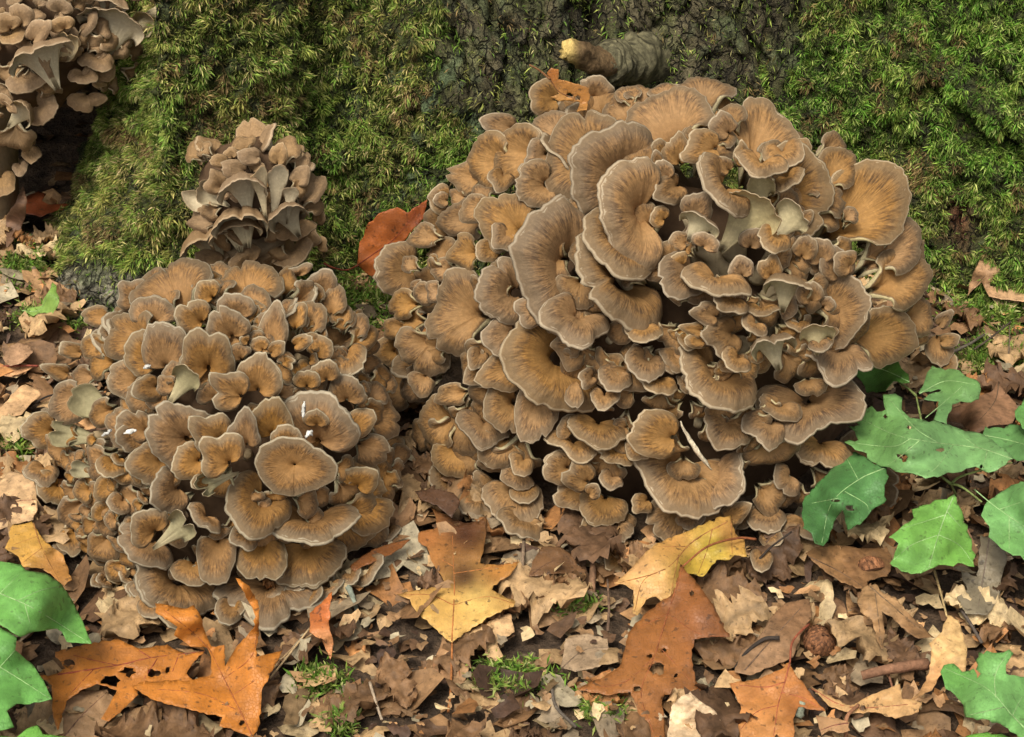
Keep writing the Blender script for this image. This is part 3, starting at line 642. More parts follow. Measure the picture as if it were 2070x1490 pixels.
fill(left, LEFT, 70, (480, 860), M['frond_warm'], rl, (24, 50), (-1.9, -.3), (60, 560, 810, 1250))
COLLECT = []
fill(left, LEFT, 60, (480, 860), M['frond_warm'], rl, (24, 50), (-1.9, -.3), (60, 560, 810, 1250))
fill_back(left, LEFT, 14, M['frond_warm'], rl, (.014, .026))
flush(left, M['frond_warm'])
fill(left, LEFT, 40, (560, 760), M['frond_warm'], rl, (14, 28), (-1.3, .5), (470, 600, 780, 800), asp=(.9, 1.5))
fill(left, LEFT, 46, (480, 860), M['frond_warm'], rl, (16, 32), (-1.2, .2), (70, 880, 300, 1180), asp=(.7, 1.0))

SMALL_F = """575,322,590,274,58 L.5;560,332,567,288,40 L1.0;590,352,624,310,42 L.6;545,322,478,312,40 D.3 L.6;480,332,424,322,30 D.3;530,350,445,338,44 L.8 D.3;500,424,484,366,128 P60 F L2.0 D.8;455,412,396,378,60 P55 F L.6 D.7
430,425,372,394,50 P60 F D.7;498,492,484,436,140 P60 F L1.8 D.8;602,474,572,420,104 P58 F L1.8 D.8;612,404,642,348,72 P100 L.4;590,452,592,486,104 P85 L1.8 D.3;640,450,652,430,30 L.4;438,524,418,478,168 P62 F L1.4 D.7;482,500,470,458,128 P60 F L1.0 D.8
462,532,396,520,46 L1.0;500,535,480,512,96 L1.0 D.3;590,505,602,528,112 P85 L1.6 D.3;556,425,562,335,56 P24 F L1.4 D.1;535,420,520,345,44 P22 F L1.2 D.1;610,480,645,468,62 L1.0;620,420,646,402,60 L.4;540,540,522,522,104 L.8;440,450,380,437,60 L.4 D.4;600,372,618,338,50 L.4;450,378,420,354,60 L.4;640,500,652,482,50 L.4;585,425,590,380,40 P24 F L1.0 D.1;560,500,548,520,80 L1.0 D.3"""
rs = np.random.default_rng(303)
for nums, kw in parse(SMALL_F): place(small, SMALL, *nums, M['frond_pale'], rs, **kw)
fill(small, SMALL, 30, (520, 420), M['frond_pale'], rs, (16, 32), (-1.2, 0), (400, 300, 640, 540))
fill_back(small, SMALL, 6, M['frond_pale'], rs, (.012, .018))
FAR_F = """215,95,230,24,175 P56 F L1.6 D.35;100,150,72,98,180 P56 F L2.0 D.5;40,52,35,6,68 L.6;20,60,5,30,60 L.4;62,88,92,38,48 L1.2;120,25,123,-5,60 L.6;215,20,215,2,100 F L.6 D.7;200,115,195,143,80 L1.0 D.3;240,92,262,108,64 L.6 D.3;175,190,175,224,90 L1.0 P95 D.25;170,145,165,170,64 L.8
72,212,108,232,90 P100 L1.4;18,252,44,212,90 P58 F L1.4 D.75;30,262,36,305,90 P100 L1.4;58,302,70,326,44 L.6;0,355,12,398,66 L.6;60,150,60,186,100 L1.0;305,25,335,18,64 F L.4;20,65,26,88,66 L.8;10,215,20,200,60 L1.0;130,60,120,35,60 L.8;280,60,300,30,60 F L.2;40,330,44,352,40 L.2;-60,100,-80,60,120 L1;-60,220,-90,240,120 L1;120,110,150,70,60 F L1.0;150,0,140,-30,80;250,-10,260,-40,80;210,140,225,160,50 L.4"""
rf = np.random.default_rng(404)
for nums, kw in parse(FAR_F): place(far, FAR, *nums, M['frond_pale'], rf, **kw)
fill(far, FAR, 70, (60, 60), M['frond_pale'], rf, (16, 38), (-1.6, 0), (-60, -40, 320, 400))
fill_back(far, FAR, 6, M['frond_pale'], rf, (.018, .026))
# the stalks by which the upper clusters hold on to the root and the hollow's edge
for par, pts, r0 in ((small, [(-.231, 1.315, .16), (-.232, 1.35, .09), (-.235, 1.40, -.01)], .030), (far, [(-.49, 1.55, .22), (-.50, 1.60, .21), (-.52, 1.70, .20)], .045), (far, [(-.52, 1.55, .20), (-.54, 1.56, .10), (-.56, 1.58, -.03)], .032)):
    V, Q, T = tube(spline(pts, 12), np.linspace(r0*1.1, r0, 12), 16, .3, 4)
    mesh_np('stalk', V, T, Q, col=np.array([.20, .145, .085])*(1+.2*fbm(V[:, 0]*90, V[:, 1]*90, V[:, 2]*90, 3, 6))[:, None], mat=M['core'], parent=par)
LAND = []
# ---------------------------------------------------------------- leaves traced on the photograph, laid at their own height
def in_poly(P, poly):
    x, y = P[:, 0], P[:, 1]; r = np.zeros(len(P), bool); q = np.asarray(poly); n = len(q)
    for i in range(n):
        x0, y0 = q[i]; x1, y1 = q[(i+1) % n]
        c = ((y0 > y) != (y1 > y)); r ^= c & (x < (x1-x0)*(y-y0)/((y1-y0) if y1 != y0 else 1e-9)+x0)
    return r
def rag(poly, step, jit, rng):
    q = np.asarray(poly, float); out = []
    for i in range(len(q)):
        a, b = q[i], q[(i+1) % len(q)]; n = max(1, int(np.hypot(*(b-a))/step))
        for k in range(n): out.append(a+(b-a)*k/n+(rng.normal(size=2)*jit if k else 0))
    return np.array(out)
def zc(off, s):                     # numbers read in an enlarged view (2.957x) of the photograph -> photo pixels
    v = [float(t) for t in s.replace(';', ',').split(',')]
    return [(off[0]+v[i]/2.957, off[1]+v[i+1]/2.957) for i in range(0, len(v), 2)]
def heights(P, ctl, base):
    """smooth height field through (px, py, extra height in cm) points"""
    h = np.zeros(len(P)); w = np.full(len(P), 1e-6)
    for x, y, e in ctl:
        k = 1/((P[:, 0]-x)**2+(P[:, 1]-y)**2+120)**1.5; h += k*e*.01; w += k
    return base+h/w
def traced(name, poly, label=None, cat='leaf', mat='orange', cols=((.4, .15, .03),), holes=(), ctl=(), base=.016, veins=(), stem=None, vcol=(.20, .06, .02), group=None, parent=None,
           wob=.0025, seed=0, surf=None, vr=.00045, sr=.0009):
    rng = np.random.default_rng(seed+len(poly)*7)
    P = rag(poly, 9 if mat == 'green' else 7, (.5 if poly[0][0] < 0 else 2.1) if mat == 'green' else 1.1, rng); loops = [P]
    for hx, hy, ra, rb_ in holes:
        an = np.linspace(0, 6.283, 13)[:-1]; rr = 1+.22*rng.normal(size=12)
        loops.append(np.stack([hx+ra*rr*np.cos(an), hy+rb_*rr*np.sin(an)], -1))
    x0, y0 = P.min(0); x1, y1 = P.max(0); gs = max(5.0, math.sqrt((x1-x0)*(y1-y0)/700))
    gx, gy = np.meshgrid(np.arange(x0, x1, gs), np.arange(y0, y1, gs*.8)); Gp = np.stack([gx.ravel(), gy.ravel()], -1)+rng.uniform(-1, 1, (gx.size, 2))
    Gp = Gp[in_poly(Gp, P)]
    for h_ in loops[1:]: Gp = Gp[~in_poly(Gp, h_)]
    allp = np.concatenate(loops+[Gp]); ed = []; o = 0
    for L_ in loops:
        n = len(L_); ed += [(o+i, o+(i+1) % n) for i in range(n)]; o += n
    vo, _, fo, *_ = delaunay_2d_cdt([Vector((float(a), float(b))) for a, b in allp], ed, [], 0, 1e-4)
    vo = np.array([(v.x, v.y) for v in vo]); fo = np.array([f for f in fo if len(f) == 3], np.int32)
    cen = vo[fo].mean(1); ok = in_poly(cen, P)
    for h_ in loops[1:]: ok &= ~in_poly(cen, h_)
    fo = fo[ok]
    if mat == 'green': wob = .0011
    def to3(Q, up=0.0):
        Q = np.asarray(Q, float)
        if surf is not None: return surf(Q, up)
        h = heights(Q, ctl, base)+wob*(fbm(Q[:, 0]/45, Q[:, 1]/30, seed*1.7, 3, 17+seed)+.5*fbm(Q[:, 0]/16, Q[:, 1]/12, seed*1.7, 2, 27+seed))+up
        W_ = at_z(Q[:, 0], Q[:, 1], h)
        return W_
    V = to3(vo)
    cl = np.array([c[:3] for c in cols])
    if mat == 'orange': cl = cl*.88+cl.mean(1, keepdims=True)*.12*np.array([.8, 1.35, .35])
    if mat == 'green': cl = cl*.80+cl.mean(1, keepdims=True)*.20*np.array([1.3, 1.1, .35])

    if len(cols) > 1:                         # leaf turning from one colour to another: colour stops at photo points
        w = np.stack([1/((vo[:, 0]-c[3])**2+(vo[:, 1]-c[4])**2+60)**1.3 for c in cols], -1); w /= w.sum(1, keepdims=True); cv = w@cl
    else: cv = np.repeat(cl[:1], len(vo), 0)
    cv = (.80 if mat == 'green' else .84)*cv*(1+.14*fbm(vo[:, 0]/30, vo[:, 1]/30, seed, 3, 23))[:, None]
    ob = mesh_np(name, V, tris=fo, col=cv, mat=M[mat], parent=parent)
    sm = ob.modifiers.new('thickness', 'SOLIDIFY'); sm.thickness = .0004; sm.offset = 0
    def line(pts, r0, r1, nm, up):
        Q = spline(np.array(pts, float), max(6, int(len(pts)*5))); W_ = to3(Q, up)
        Vt, Qt, Tt = tube(W_, np.linspace(r0, r1, len(W_)), 5); return Vt, Qt, Tt
    vs_, qs_, ts_ = [], [], []; o = 0
    for k, vv in enumerate(veins):
        a, b, c = line(vv, vr*(1.5 if k == 0 else 1), vr*.6, 'v', .0001); vs_.append(a); qs_.append(b+o); ts_.append(c+o); o += len(a)
    root = ob if parent is None else ob
    if vs_:
        v_ = mesh_np('veins', np.concatenate(vs_), np.concatenate(ts_), np.concatenate(qs_), col=np.array(vcol)*np.ones((o, 1)), mat=M['wood'])
        v_.parent = ob
        if parent is not None: v_.matrix_parent_inverse = PARENT_INV[parent.name].inverted() @ PARENT_INV[parent.name]
    if stem is not None:
        sp = np.array([at_z(p[0], p[1], (p[2] if len(p) > 2 else 1.8)*.01) if surf is None else surf(np.array([p[:2]]), .001)[0] for p in stem])
        W_ = spline(sp, max(8, len(sp)*4)); Vt, Qt, Tt = tube(W_, np.linspace(sr*.8, sr*1.2, len(W_)), 6)
        s_ = mesh_np('stem', Vt, Tt, Qt, col=np.array(vcol)*np.ones((len(Vt), 1)), mat=M['wood']); s_.parent = ob
        if parent is not None: s_.matrix_parent_inverse = PARENT_INV[parent.name].inverted() @ PARENT_INV[parent.name]
    if parent is None and label: tag(ob, label, cat, group); LAND.append((V[:, 0].mean(), V[:, 1].mean(), label))
    return ob
R1, R4, R6, R7, R8, R9 = (0, 0), (0, 490), (1370, 490), (0, 990), (680, 990), (1370, 990)
ORA = lin(196, 112, 40); ORB = lin(178, 92, 38); TAN = lin(176, 136, 96); PAL = lin(205, 172, 130); BRN = lin(120, 84, 56); RED = lin(150, 68, 36); YEL = lin(196, 150, 52)

traced('fallen_leaf', zc(R7, '330,970,500,925,700,893,830,950,1000,925,1110,990,1225,962,1150,1040,1115,1100,1160,1150,1000,1160,800,1170,840,1210,760,1290,650,1385,605,1370,700,1200,580,1160,480,1200,400,1260,345,1440,318,1360,310,1170,240,1112,340,1100,395,1070,330,1000'),
       'orange oak leaf with large insect holes and a red midrib, beside the curled orange leaf', cols=(ORA,), holes=[(222, 1376, 20, 11), (262, 1359, 15, 9), (308, 1362, 12, 8), (338, 1355, 5, 7), (140, 1340, 12, 8), (283, 1400, 6, 5)],
       ctl=[(120, 1365, .2), (260, 1295, 1.6), (415, 1318, 1.0), (115, 1470, .6), (215, 1455, .8), (180, 1370, .8)], base=.022, veins=[zc(R7, '345,1105,700,1050,900,1005,1220,966'), zc(R7, '700,1050,560,1020,440,990'), zc(R7, '900,1005,830,960'), zc(R7, '940,1010,860,1130'), zc(R7, '1070,985,1030,1090'), zc(R7, '560,1075,420,1220')], vcol=(.22, .05, .03), seed=1)
traced('fallen_leaf', zc(R7, '790,1170,850,1150,1000,1140,1130,1140,1260,1110,1262,1000,1240,945,1140,938,1040,870,1062,820,930,735,928,680,1030,695,1100,712,1160,690,1200,760,1232,870,1262,935,1340,928,1345,1060,1420,930,1515,830,1528,760,1500,690,1450,600,1408,528,1490,575,1545,690,1550,800,1530,1000,1690,960,1640,1060,1565,1200,1555,1400,1510,1482,1480,1470,1310,1410,1330,1360,1150,1320,900,1250,830,1200'),
       'bright orange oak leaf with upright curled lobes at the foot of the rounded mushroom', cols=(lin(204, 116, 38),), holes=[(489, 1461, 6, 5)],
       ctl=[(508, 1488, 0), (425, 1315, .8), (330, 1230, 4.2), (385, 1240, 4.0), (400, 1300, 1.6), (480, 1180, 7.5), (515, 1240, 5.5), (515, 1300, 2.8), (565, 1320, 1.6), (275, 1390, 1.2), (450, 1400, .7), (350, 1390, 1.6)], base=.020,
       veins=[zc(R7, '1510,1479,1440,1330,1340,1130,1250,950'), zc(R7, '1440,1330,1200,1220,900,1190'), zc(R7, '1340,1130,1500,1000,1540,850'), zc(R7, '1390,1230,1540,1130'), zc(R7, '1255,960,1150,850,980,720')], vcol=(.28, .09, .03), seed=2)
traced('fallen_leaf', zc(R8, '560,100,690,170,770,200,850,190,900,150,890,300,860,440,960,450,1095,430,1040,510,940,570,930,600,1070,670,1060,700,920,760,780,850,690,912,668,900,590,830,500,750,450,690,440,655,365,625,480,600,660,575,600,480,560,400,540,340,490,310,490,260,600,230,590,150'),
       'two-tone oak leaf, dark red-brown above and bright yellow-tan below, between the mushrooms', cols=((*lin(92, 50, 32), 940, 1080), (*lin(96, 52, 30), 930, 1050), (*lin(104, 64, 36), 935, 1165), (*lin(188, 118, 52), 1010, 1150), (*lin(226, 168, 88), 900, 1230), (*lin(232, 182, 104), 960, 1215), (*lin(222, 168, 96), 915, 1280), (*lin(186, 116, 62), 870, 1120), (*lin(178, 104, 56), 860, 1095)),
       ctl=[(915, 1295, 0), (940, 1180, .4), (960, 1050, .3), (1040, 1140, 1.2), (1035, 1220, .8), (810, 1200, .6)], base=.022, veins=[zc(R8, '690,905,705,600,700,450,690,180'), zc(R8, '700,690,560,630,400,630'), zc(R8, '700,690,900,640,1060,680'), zc(R8, '705,500,900,470,1080,435'), zc(R8, '700,460,600,400')], stem=[(914, 1296, 2.2), (913, 1340, 2.0), (911, 1400, 1.6), (906, 1440, 1.2)], vcol=(.34, .13, .04), seed=3)
traced('fallen_leaf', zc(R8, '680,900,960,760,1040,740,1065,850,960,920,1000,1000,975,1055,900,1000,880,935,830,935,800,1000,790,1080,770,1140,690,1165,570,1060,600,980,640,870'),
       'pale tan oak leaf with wavy lobes under the two-tone leaf', cols=((*TAN, 900, 1330), (*lin(214, 176, 128), 960, 1300), (*lin(140, 100, 68), 885, 1340)), ctl=[(1010, 1250, .6)], base=.014, mat='litter', veins=[zc(R8, '690,900,720,1000,740,1120')], seed=4)
traced('fallen_leaf', [(1241, 1179), (1265, 1160), (1282, 1142), (1306, 1115), (1329, 1098), (1380, 1078), (1448, 1047), (1478, 1041), (1486, 1078), (1505, 1091), (1510, 1125), (1485, 1122), (1475, 1132), (1448, 1132), (1421, 1166), (1394, 1160), (1376, 1170), (1362, 1200), (1353, 1250), (1339, 1220), (1326, 1206), (1306, 1213), (1289, 1244), (1279, 1240), (1281, 1193), (1265, 1183)],
       'pale orange and yellow oak leaf tucked under the front fronds of the largest mushroom', cols=((*lin(222, 160, 106), 1290, 1150), (*lin(216, 158, 100), 1320, 1180), (*lin(206, 170, 60), 1440, 1110), (*lin(196, 156, 52), 1400, 1150), (*lin(200, 136, 70), 1480, 1080), (*lin(214, 148, 80), 1360, 1100)),
       ctl=[(1241, 1179, 1.4), (1280, 1240, .5), (1353, 1250, .5), (1340, 1130, 2.4), (1450, 1060, 2.8), (1500, 1110, 1.4), (1420, 1160, .6)], base=.024, veins=[[(1480, 1050), (1400, 1095), (1345, 1150), (1250, 1179)], [(1345, 1150), (1300, 1175), (1283, 1235)], [(1372, 1122), (1360, 1180), (1352, 1245)], [(1440, 1070), (1430, 1110), (1412, 1158)], [(1478, 1052), (1480, 1120)], [(1385, 1105), (1330, 1105)]], vcol=(.27, .12, .04), seed=5)
traced('fallen_leaf', [(1375, 1140), (1395, 1162), (1422, 1195), (1445, 1230), (1475, 1288), (1440, 1286), (1404, 1292), (1398, 1330), (1406, 1375), (1441, 1426), (1385, 1400), (1343, 1405), (1338, 1425), (1343, 1455), (1343, 1496), (1319, 1496), (1312, 1463), (1289, 1440), (1275, 1399), (1228, 1406), (1164, 1392), (1221, 1369), (1252, 1348), (1272, 1277), (1300, 1245), (1329, 1220), (1360, 1200), (1372, 1165)],
       'orange-brown oak leaf pierced by round holes, hanging below the yellow leaf', cols=((*lin(160, 92, 44), 1320, 1300), (*lin(150, 84, 42), 1380, 1200), (*lin(166, 98, 50), 1300, 1390), (*lin(142, 80, 44), 1430, 1270)), holes=[(1326, 1354, 15, 15), (1313, 1326, 6, 5), (1342, 1315, 5, 5), (1366, 1365, 5, 4), (1290, 1392, 9, 5), (1398, 1200, 4, 6)],
       ctl=[(1375, 1140, 2.6), (1425, 1215, 2.4), (1475, 1288, 1.4), (1335, 1260, 1.2), (1320, 1350, .9), (1164, 1392, .5), (1330, 1490, .3), (1440, 1420, .6)], base=.022, veins=[[(1380, 1150), (1350, 1240), (1322, 1330), (1296, 1400), (1320, 1480)], [(1322, 1330), (1260, 1380), (1180, 1392)], [(1330, 1305), (1400, 1380), (1436, 1420)], [(1350, 1240), (1410, 1280), (1468, 1288)], [(1350, 1240), (1290, 1270)]], stem=[(1380, 1145, 4.8), (1430, 1105, 5.2), (1490, 1088, 4.6), (1528, 1090, 3.8)], vcol=(.24, .08, .03), seed=6)
traced('fallen_leaf', zc(R9, '672,1030,700,1100,760,1170,800,1230,885,1325,770,1310,720,1300,690,1370,700,1440,690,1520,590,1460,560,1530,370,1520,360,1350,380,1310,350,1240,308,1158,440,1140,560,1100,640,1060'),
       'smooth orange leaf with a pointed tip and a long curved stalk near the acorn cup', cols=((*lin(208, 128, 70), 1550, 1430), (*lin(196, 116, 60), 1590, 1380), (*lin(210, 134, 78), 1540, 1470), (*lin(188, 106, 52), 1620, 1420)), ctl=[(1597, 1338, 1.0), (1475, 1381, 1.2), (1660, 1437, .2), (1560, 1440, .4)], base=.024,
       veins=[zc(R9, '670,1035,640,1150,600,1290,570,1500'), zc(R9, '640,1150,520,1180,320,1162'), zc(R9, '620,1210,760,1250,870,1320'), zc(R9, '600,1290,470,1330,370,1440')], stem=[(1597, 1340, 3.4), (1601, 1300, 3.6), (1620, 1275, 3.2), (1636, 1262, 2.2)], vcol=(.28, .08, .04), seed=7)
def lean_on(y0, k=.25):
    return lambda Q, up=0.0: at_y(Q[:, 0], Q[:, 1], y0-.002*0-up+.006*fbm(Q[:, 0]/40, Q[:, 1]/40, 0, 2, 6)+k*(560-Q[:, 1])/2400)
traced('fallen_leaf', [(864, 403), (858, 440), (838, 460), (815, 490), (800, 530), (775, 550), (750, 558), (722, 536), (726, 498), (745, 450), (765, 432), (803, 419), (822, 430)], 'rust-orange leaf standing between the moss and the largest mushroom', cols=((*lin(186, 92, 42), 800, 440), (*lin(196, 96, 40), 760, 520), (*lin(168, 74, 34), 840, 430)),
       surf=lean_on(1.375), veins=[[(722, 536), (760, 510), (800, 480), (840, 430)]], stem=[(724, 536), (700, 546), (670, 540), (655, 532)], vcol=(.25, .06, .03), seed=8)
def on_body(body, lift):
    def f(Q, up=0.0): return np.array([at_t(x, y, ell_depth(x, y, *body)[0]-lift-up) for x, y in Q])
    return f
traced('fallen_leaf', [(1105, 148), (1115, 137), (1129, 140), (1128, 160), (1150, 165), (1190, 178), (1193, 192), (1186, 222), (1166, 226), (1172, 207), (1142, 203), (1128, 205), (1112, 196), (1130, 190), (1118, 172)], 'torn skeletal orange leaf caught on top of the largest mushroom', cols=((*lin(190, 120, 56), 1150, 180), (*lin(176, 100, 44), 1115, 145), (*lin(204, 140, 80), 1130, 200)), holes=[(1150, 192, 8, 5), (1168, 198, 6, 4)], surf=on_body(BIG, .030),
       veins=[[(1112, 160), (1130, 185), (1165, 200)]], stem=[(1070, 131), (1090, 142), (1112, 160)], vcol=(.22, .10, .04), seed=9)
traced('fallen_leaf', zc(R7, '60,220,190,190,260,300,380,390,430,540,385,575,340,540,300,500,240,470,130,460,110,400,30,350,60,290'), 'golden yellow leaf below the left flank of the rounded mushroom', cols=((*lin(206, 148, 66), 60, 1090), (*lin(190, 124, 62), 120, 1150)), ctl=[(70, 1080, 1.2), (130, 1170, .2)], base=.022, veins=[zc(R7, '200,200,250,350,350,540'), zc(R7, '250,350,130,440'), zc(R7, '225,280,80,330')], vcol=(.30, .14, .04), seed=10)
traced('fallen_leaf', zc(R7, '-30,-20,60,-110,130,-95,210,-60,225,120,200,180,70,215,-30,250'), 'pale tan leaf with dark holes beside the golden yellow leaf', cols=((*lin(206, 168, 124), 30, 1000),), holes=[(35, 1030, 12, 7), (18, 1048, 6, 8)], ctl=[(60, 1000, 1.0)], base=.024, mat='litter', veins=[zc(R7, '0,110,100,70,215,60')], vcol=(.22, .07, .04), seed=11)
traced('fallen_leaf', zc(R4, '-20,1010,110,870,150,850,230,880,245,910,170,980,130,1030,30,1060,-20,1080'), 'pale tan leaf scrap beside the lighter shelves on the rounded mushroom', cols=((*lin(200, 160, 116), 30, 810),), ctl=[(50, 800, .8)], base=.022, mat='litter', seed=12)
traced('fallen_leaf', zc(R4, '-20,750,90,738,210,738,150,775,70,805,-20,790'), 'flat light-brown leaf with a thin red stalk left of the rounded mushroom', cols=((*lin(196, 148, 104), 30, 750),), base=.020, mat='litter', stem=[(-5, 741, 2.2), (40, 739, 2.4), (78, 740, 2.2)], vcol=(.2, .05, .03), seed=13)
traced('fallen_leaf', zc(R4, '15,690,60,620,110,595,175,615,200,655,130,720,60,740'), 'rounded dull brown leaf above the light-brown leaf with the red stalk', cols=((*lin(164, 128, 96), 40, 710),), ctl=[(40, 700, .8)], base=.022, mat='litter', seed=14)
traced('fallen_leaf', [(2045, 480), (2085, 462), (2090, 612), (2040, 606), (2000, 600), (1985, 570), (1952, 602), (1965, 560), (1985, 515), (2000, 505), (2020, 500)], 'large crumpled pale brown leaf at the foot of the mossy trunk on the right', cols=((*lin(196, 158, 118), 2040, 540), (*lin(176, 136, 98), 1975, 560)), ctl=[(2060, 480, 4.0), (2000, 520, 2.6), (2040, 600, .6), (1955, 600, .2)], base=.022, mat='litter', veins=[[(2085, 500), (2030, 520), (1960, 590)]], vcol=(.2, .12, .07), seed=15)
traced('fallen_leaf', zc(R6, '1615,1010,1700,960,1780,930,1880,890,1920,830,1960,900,2020,960,2035,1020,2000,1080,1920,1090,1860,1100,1800,1140,1740,1120,1690,1080,1620,1070'), 'dark crinkled brown leaf behind the large green sapling leaf', cols=((*lin(140, 104, 76), 2000, 830), (*lin(112, 80, 56), 1960, 850)), ctl=[(2020, 790, 1.0), (1985, 850, 2.2), (1930, 845, .6)], base=.02, mat='litter', veins=[zc(R6, '1920,840,1890,960,1760,1110')], vcol=(.11, .07, .04), seed=16)
traced('fallen_leaf', zc(R9, '1610,750,1680,780,1700,850,1730,950,1720,1100,1640,1040,1560,1120,1520,1200,1380,1270,1450,1200,1500,1100,1520,950,1500,920,1580,850'), 'folded straw-coloured leaf with a long straight stalk below the green leaves', cols=((*lin(206, 168, 112), 1930, 1310), (*lin(190, 142, 92), 1900, 1370)), ctl=[(1915, 1245, 2.6), (1945, 1300, 2.0), (1880, 1400, .4)], base=.022, mat='litter', stem=[(1914, 1246, 4.6), (1902, 1200, 4.2), (1888, 1150, 3.2)], vcol=(.34, .24, .11), seed=17)
traced('fallen_leaf', zc(R9, '1690,480,1790,520,1810,270,1870,290,1950,340,1970,400,1930,570,1920,650,1850,750,1720,740,1670,640,1730,600'), 'smooth grey-brown leaf behind the straw-coloured folded leaf', cols=((*lin(138, 120, 102), 1980, 1180),), ctl=[(1990, 1090, 2.0), (1980, 1230, .4)], base=.022, mat='orange', veins=[zc(R9, '1860,300,1830,500,1790,730')], vcol=(.16, .12, .09), seed=18)
traced('fallen_leaf', zc(R9, '765,380,830,345,960,330,1100,350,1250,340,1290,440,1250,520,1150,540,1110,600,960,540,880,490,800,420'), 'wide dull brown oak leaf under the farther acorn cup', cols=((*lin(122, 88, 56), 1720, 1140), (*lin(140, 104, 66), 1690, 1130)), ctl=[(1640, 1115, 1.2), (1720, 1150, .4)], base=.018, mat='litter', veins=[zc(R9, '780,400,950,480,1110,580')], vcol=(.10, .06, .035), seed=19)
traced('fallen_leaf', zc(R9, '1100,590,1180,560,1230,620,1300,640,1360,720,1440,800,1535,885,1440,890,1370,850,1280,760,1220,730,1240,850,1220,960,1190,900,1160,780,1090,730,1070,660'), 'lobed dry tan oak leaf lying below the farther acorn cup', cols=((*lin(160, 124, 84), 1800, 1230), (*lin(132, 98, 64), 1850, 1280)), ctl=[(1780, 1210, 1.6), (1880, 1285, .4), (1780, 1310, .2)], base=.022, mat='litter', veins=[zc(R9, '1150,580,1290,700,1500,880'), zc(R9, '1180,620,1200,780,1220,950')], vcol=(.14, .09, .05), seed=20)
traced('fallen_leaf', zc(R9, '340,1090,380,960,470,900,560,760,640,680,790,650,800,760,740,860,690,1000,560,1060,430,1110'), 'broad flat brown leaf between the acorn cup and the dark curved twig', cols=((*lin(150, 116, 84), 1540, 1290), (*lin(130, 96, 66), 1590, 1240)), ctl=[(1560, 1280, .6)], base=.017, mat='litter', veins=[zc(R9, '400,1080,560,900,760,680')], vcol=(.13, .08, .05), seed=21)
traced('fallen_leaf', zc(R1, '50,1215,150,1180,230,1145,275,1160,250,1200,290,1222,425,1215,400,1250,300,1272,240,1298,180,1282,90,1262'), 'dark red leaf lying in the shade of the hollow', cols=((*lin(150, 66, 36), 80, 415),), ctl=[(80, 395, 2.0), (140, 412, 1.0)], base=.02, seed=22)
traced('fallen_leaf', zc(R1, '35,1300,80,1230,140,1110,160,1180,150,1300,110,1400,40,1480'), 'narrow grey-brown leaf hanging below the far mushroom cluster', cols=((*lin(120, 90, 68), 30, 450),), ctl=[(45, 380, 5.0), (20, 490, .4)], base=.022, mat='litter', seed=23)
traced('fallen_leaf', zc(R7, '1850,740,1905,690,1985,610,1965,800,1995,920,1975,1015,1925,900,1850,850'), 'narrow twisted bright orange leaf under the front edge of the rounded mushroom', cols=((*lin(196, 96, 44), 650, 1240), (*lin(206, 130, 84), 655, 1300)), ctl=[(665, 1200, 2.4), (640, 1265, 1.6), (668, 1330, .2)], base=.02, seed=24)
traced('fallen_leaf', zc(R8, '80,460,150,400,240,350,330,318,445,298,390,350,300,395,180,450,110,490'), 'dark orange leaf strip in the shade between the two mushrooms', cols=((*lin(150, 84, 42), 760, 1120),), ctl=[(760, 1110, 1.0)], base=.02, seed=25)
traced('fallen_leaf', zc(R8, '1150,520,1170,430,1230,340,1330,340,1410,390,1440,450,1500,490,1380,500,1250,510'), 'smooth chestnut-brown leaf in front of the lowest fronds', cols=((*lin(124, 82, 54), 1120, 1140),), ctl=[(1110, 1120, 1.2), (1180, 1155, .4)], base=.02, mat='orange', veins=[zc(R8, '1160,510,1290,430,1420,440')], vcol=(.12, .06, .03), seed=26)
traced('fallen_leaf', zc(R8, '1340,1060,1370,890,1500,860,1620,890,1640,1000,1570,1060,1430,1090'), 'flat grey-tan leaf beside the holed orange-brown leaf', cols=((*lin(164, 138, 108), 1190, 1320),), ctl=[(1190, 1310, .5)], base=.018, mat='litter', veins=[zc(R8, '1345,1070,1480,960,1630,940')], vcol=(.16, .11, .07), seed=27)
traced('fallen_leaf', zc(R9, '-60,1500,-40,1300,20,1235,75,1205,130,1260,230,1330,262,1400,262,1500'), 'bleached crumpled leaf between the holed leaf and the smooth orange leaf', cols=((*lin(214, 184, 146), 1400, 1450),), ctl=[(1395, 1400, 2.2), (1420, 1480, 1.2)], base=.02, mat='litter', wob=.010, seed=28)
traced('fallen_leaf', zc(R9, '800,1180,900,1230,1030,1290,1060,1280,1150,1230,1330,1160,1340,1250,1460,1270,1440,1330,1300,1370,1180,1330,1040,1340,900,1290'), 'light orange-tan lobed leaf under the thick reddish twig', cols=((*lin(206, 152, 104), 1750, 1420),), ctl=[(1720, 1425, .4), (1820, 1390, 1.2)], base=.02, mat='orange', veins=[zc(R9, '800,1190,1030,1300,1430,1280')], vcol=(.28, .10, .05), seed=29)
traced('fallen_leaf', zc(R9, '825,1350,920,1360,1025,1390,1030,1440,960,1455,905,1440,860,1470,840,1400'), 'small pinkish-brown lobed leaf beside the smooth orange leaf', cols=((*lin(184, 132, 96), 1680, 1465),), ctl=[(1690, 1455, .6)], base=.022, mat='orange', veins=[zc(R9, '1020,1395,930,1410,850,1440')], vcol=(.2, .08, .05), seed=30)
traced('fallen_leaf', zc(R7, '240,1500,260,1400,300,1275,400,1255,480,1205,640,1195,700,1260,640,1390,600,1440,560,1500'), 'smooth pinkish-tan leaf under the holed orange leaf', cols=((*lin(182, 136, 104), 150, 1440),), ctl=[(150, 1440, .4)], base=.014, mat='orange', veins=[zc(R7, '380,1480,500,1340,640,1210')], vcol=(.2, .11, .07), seed=31)
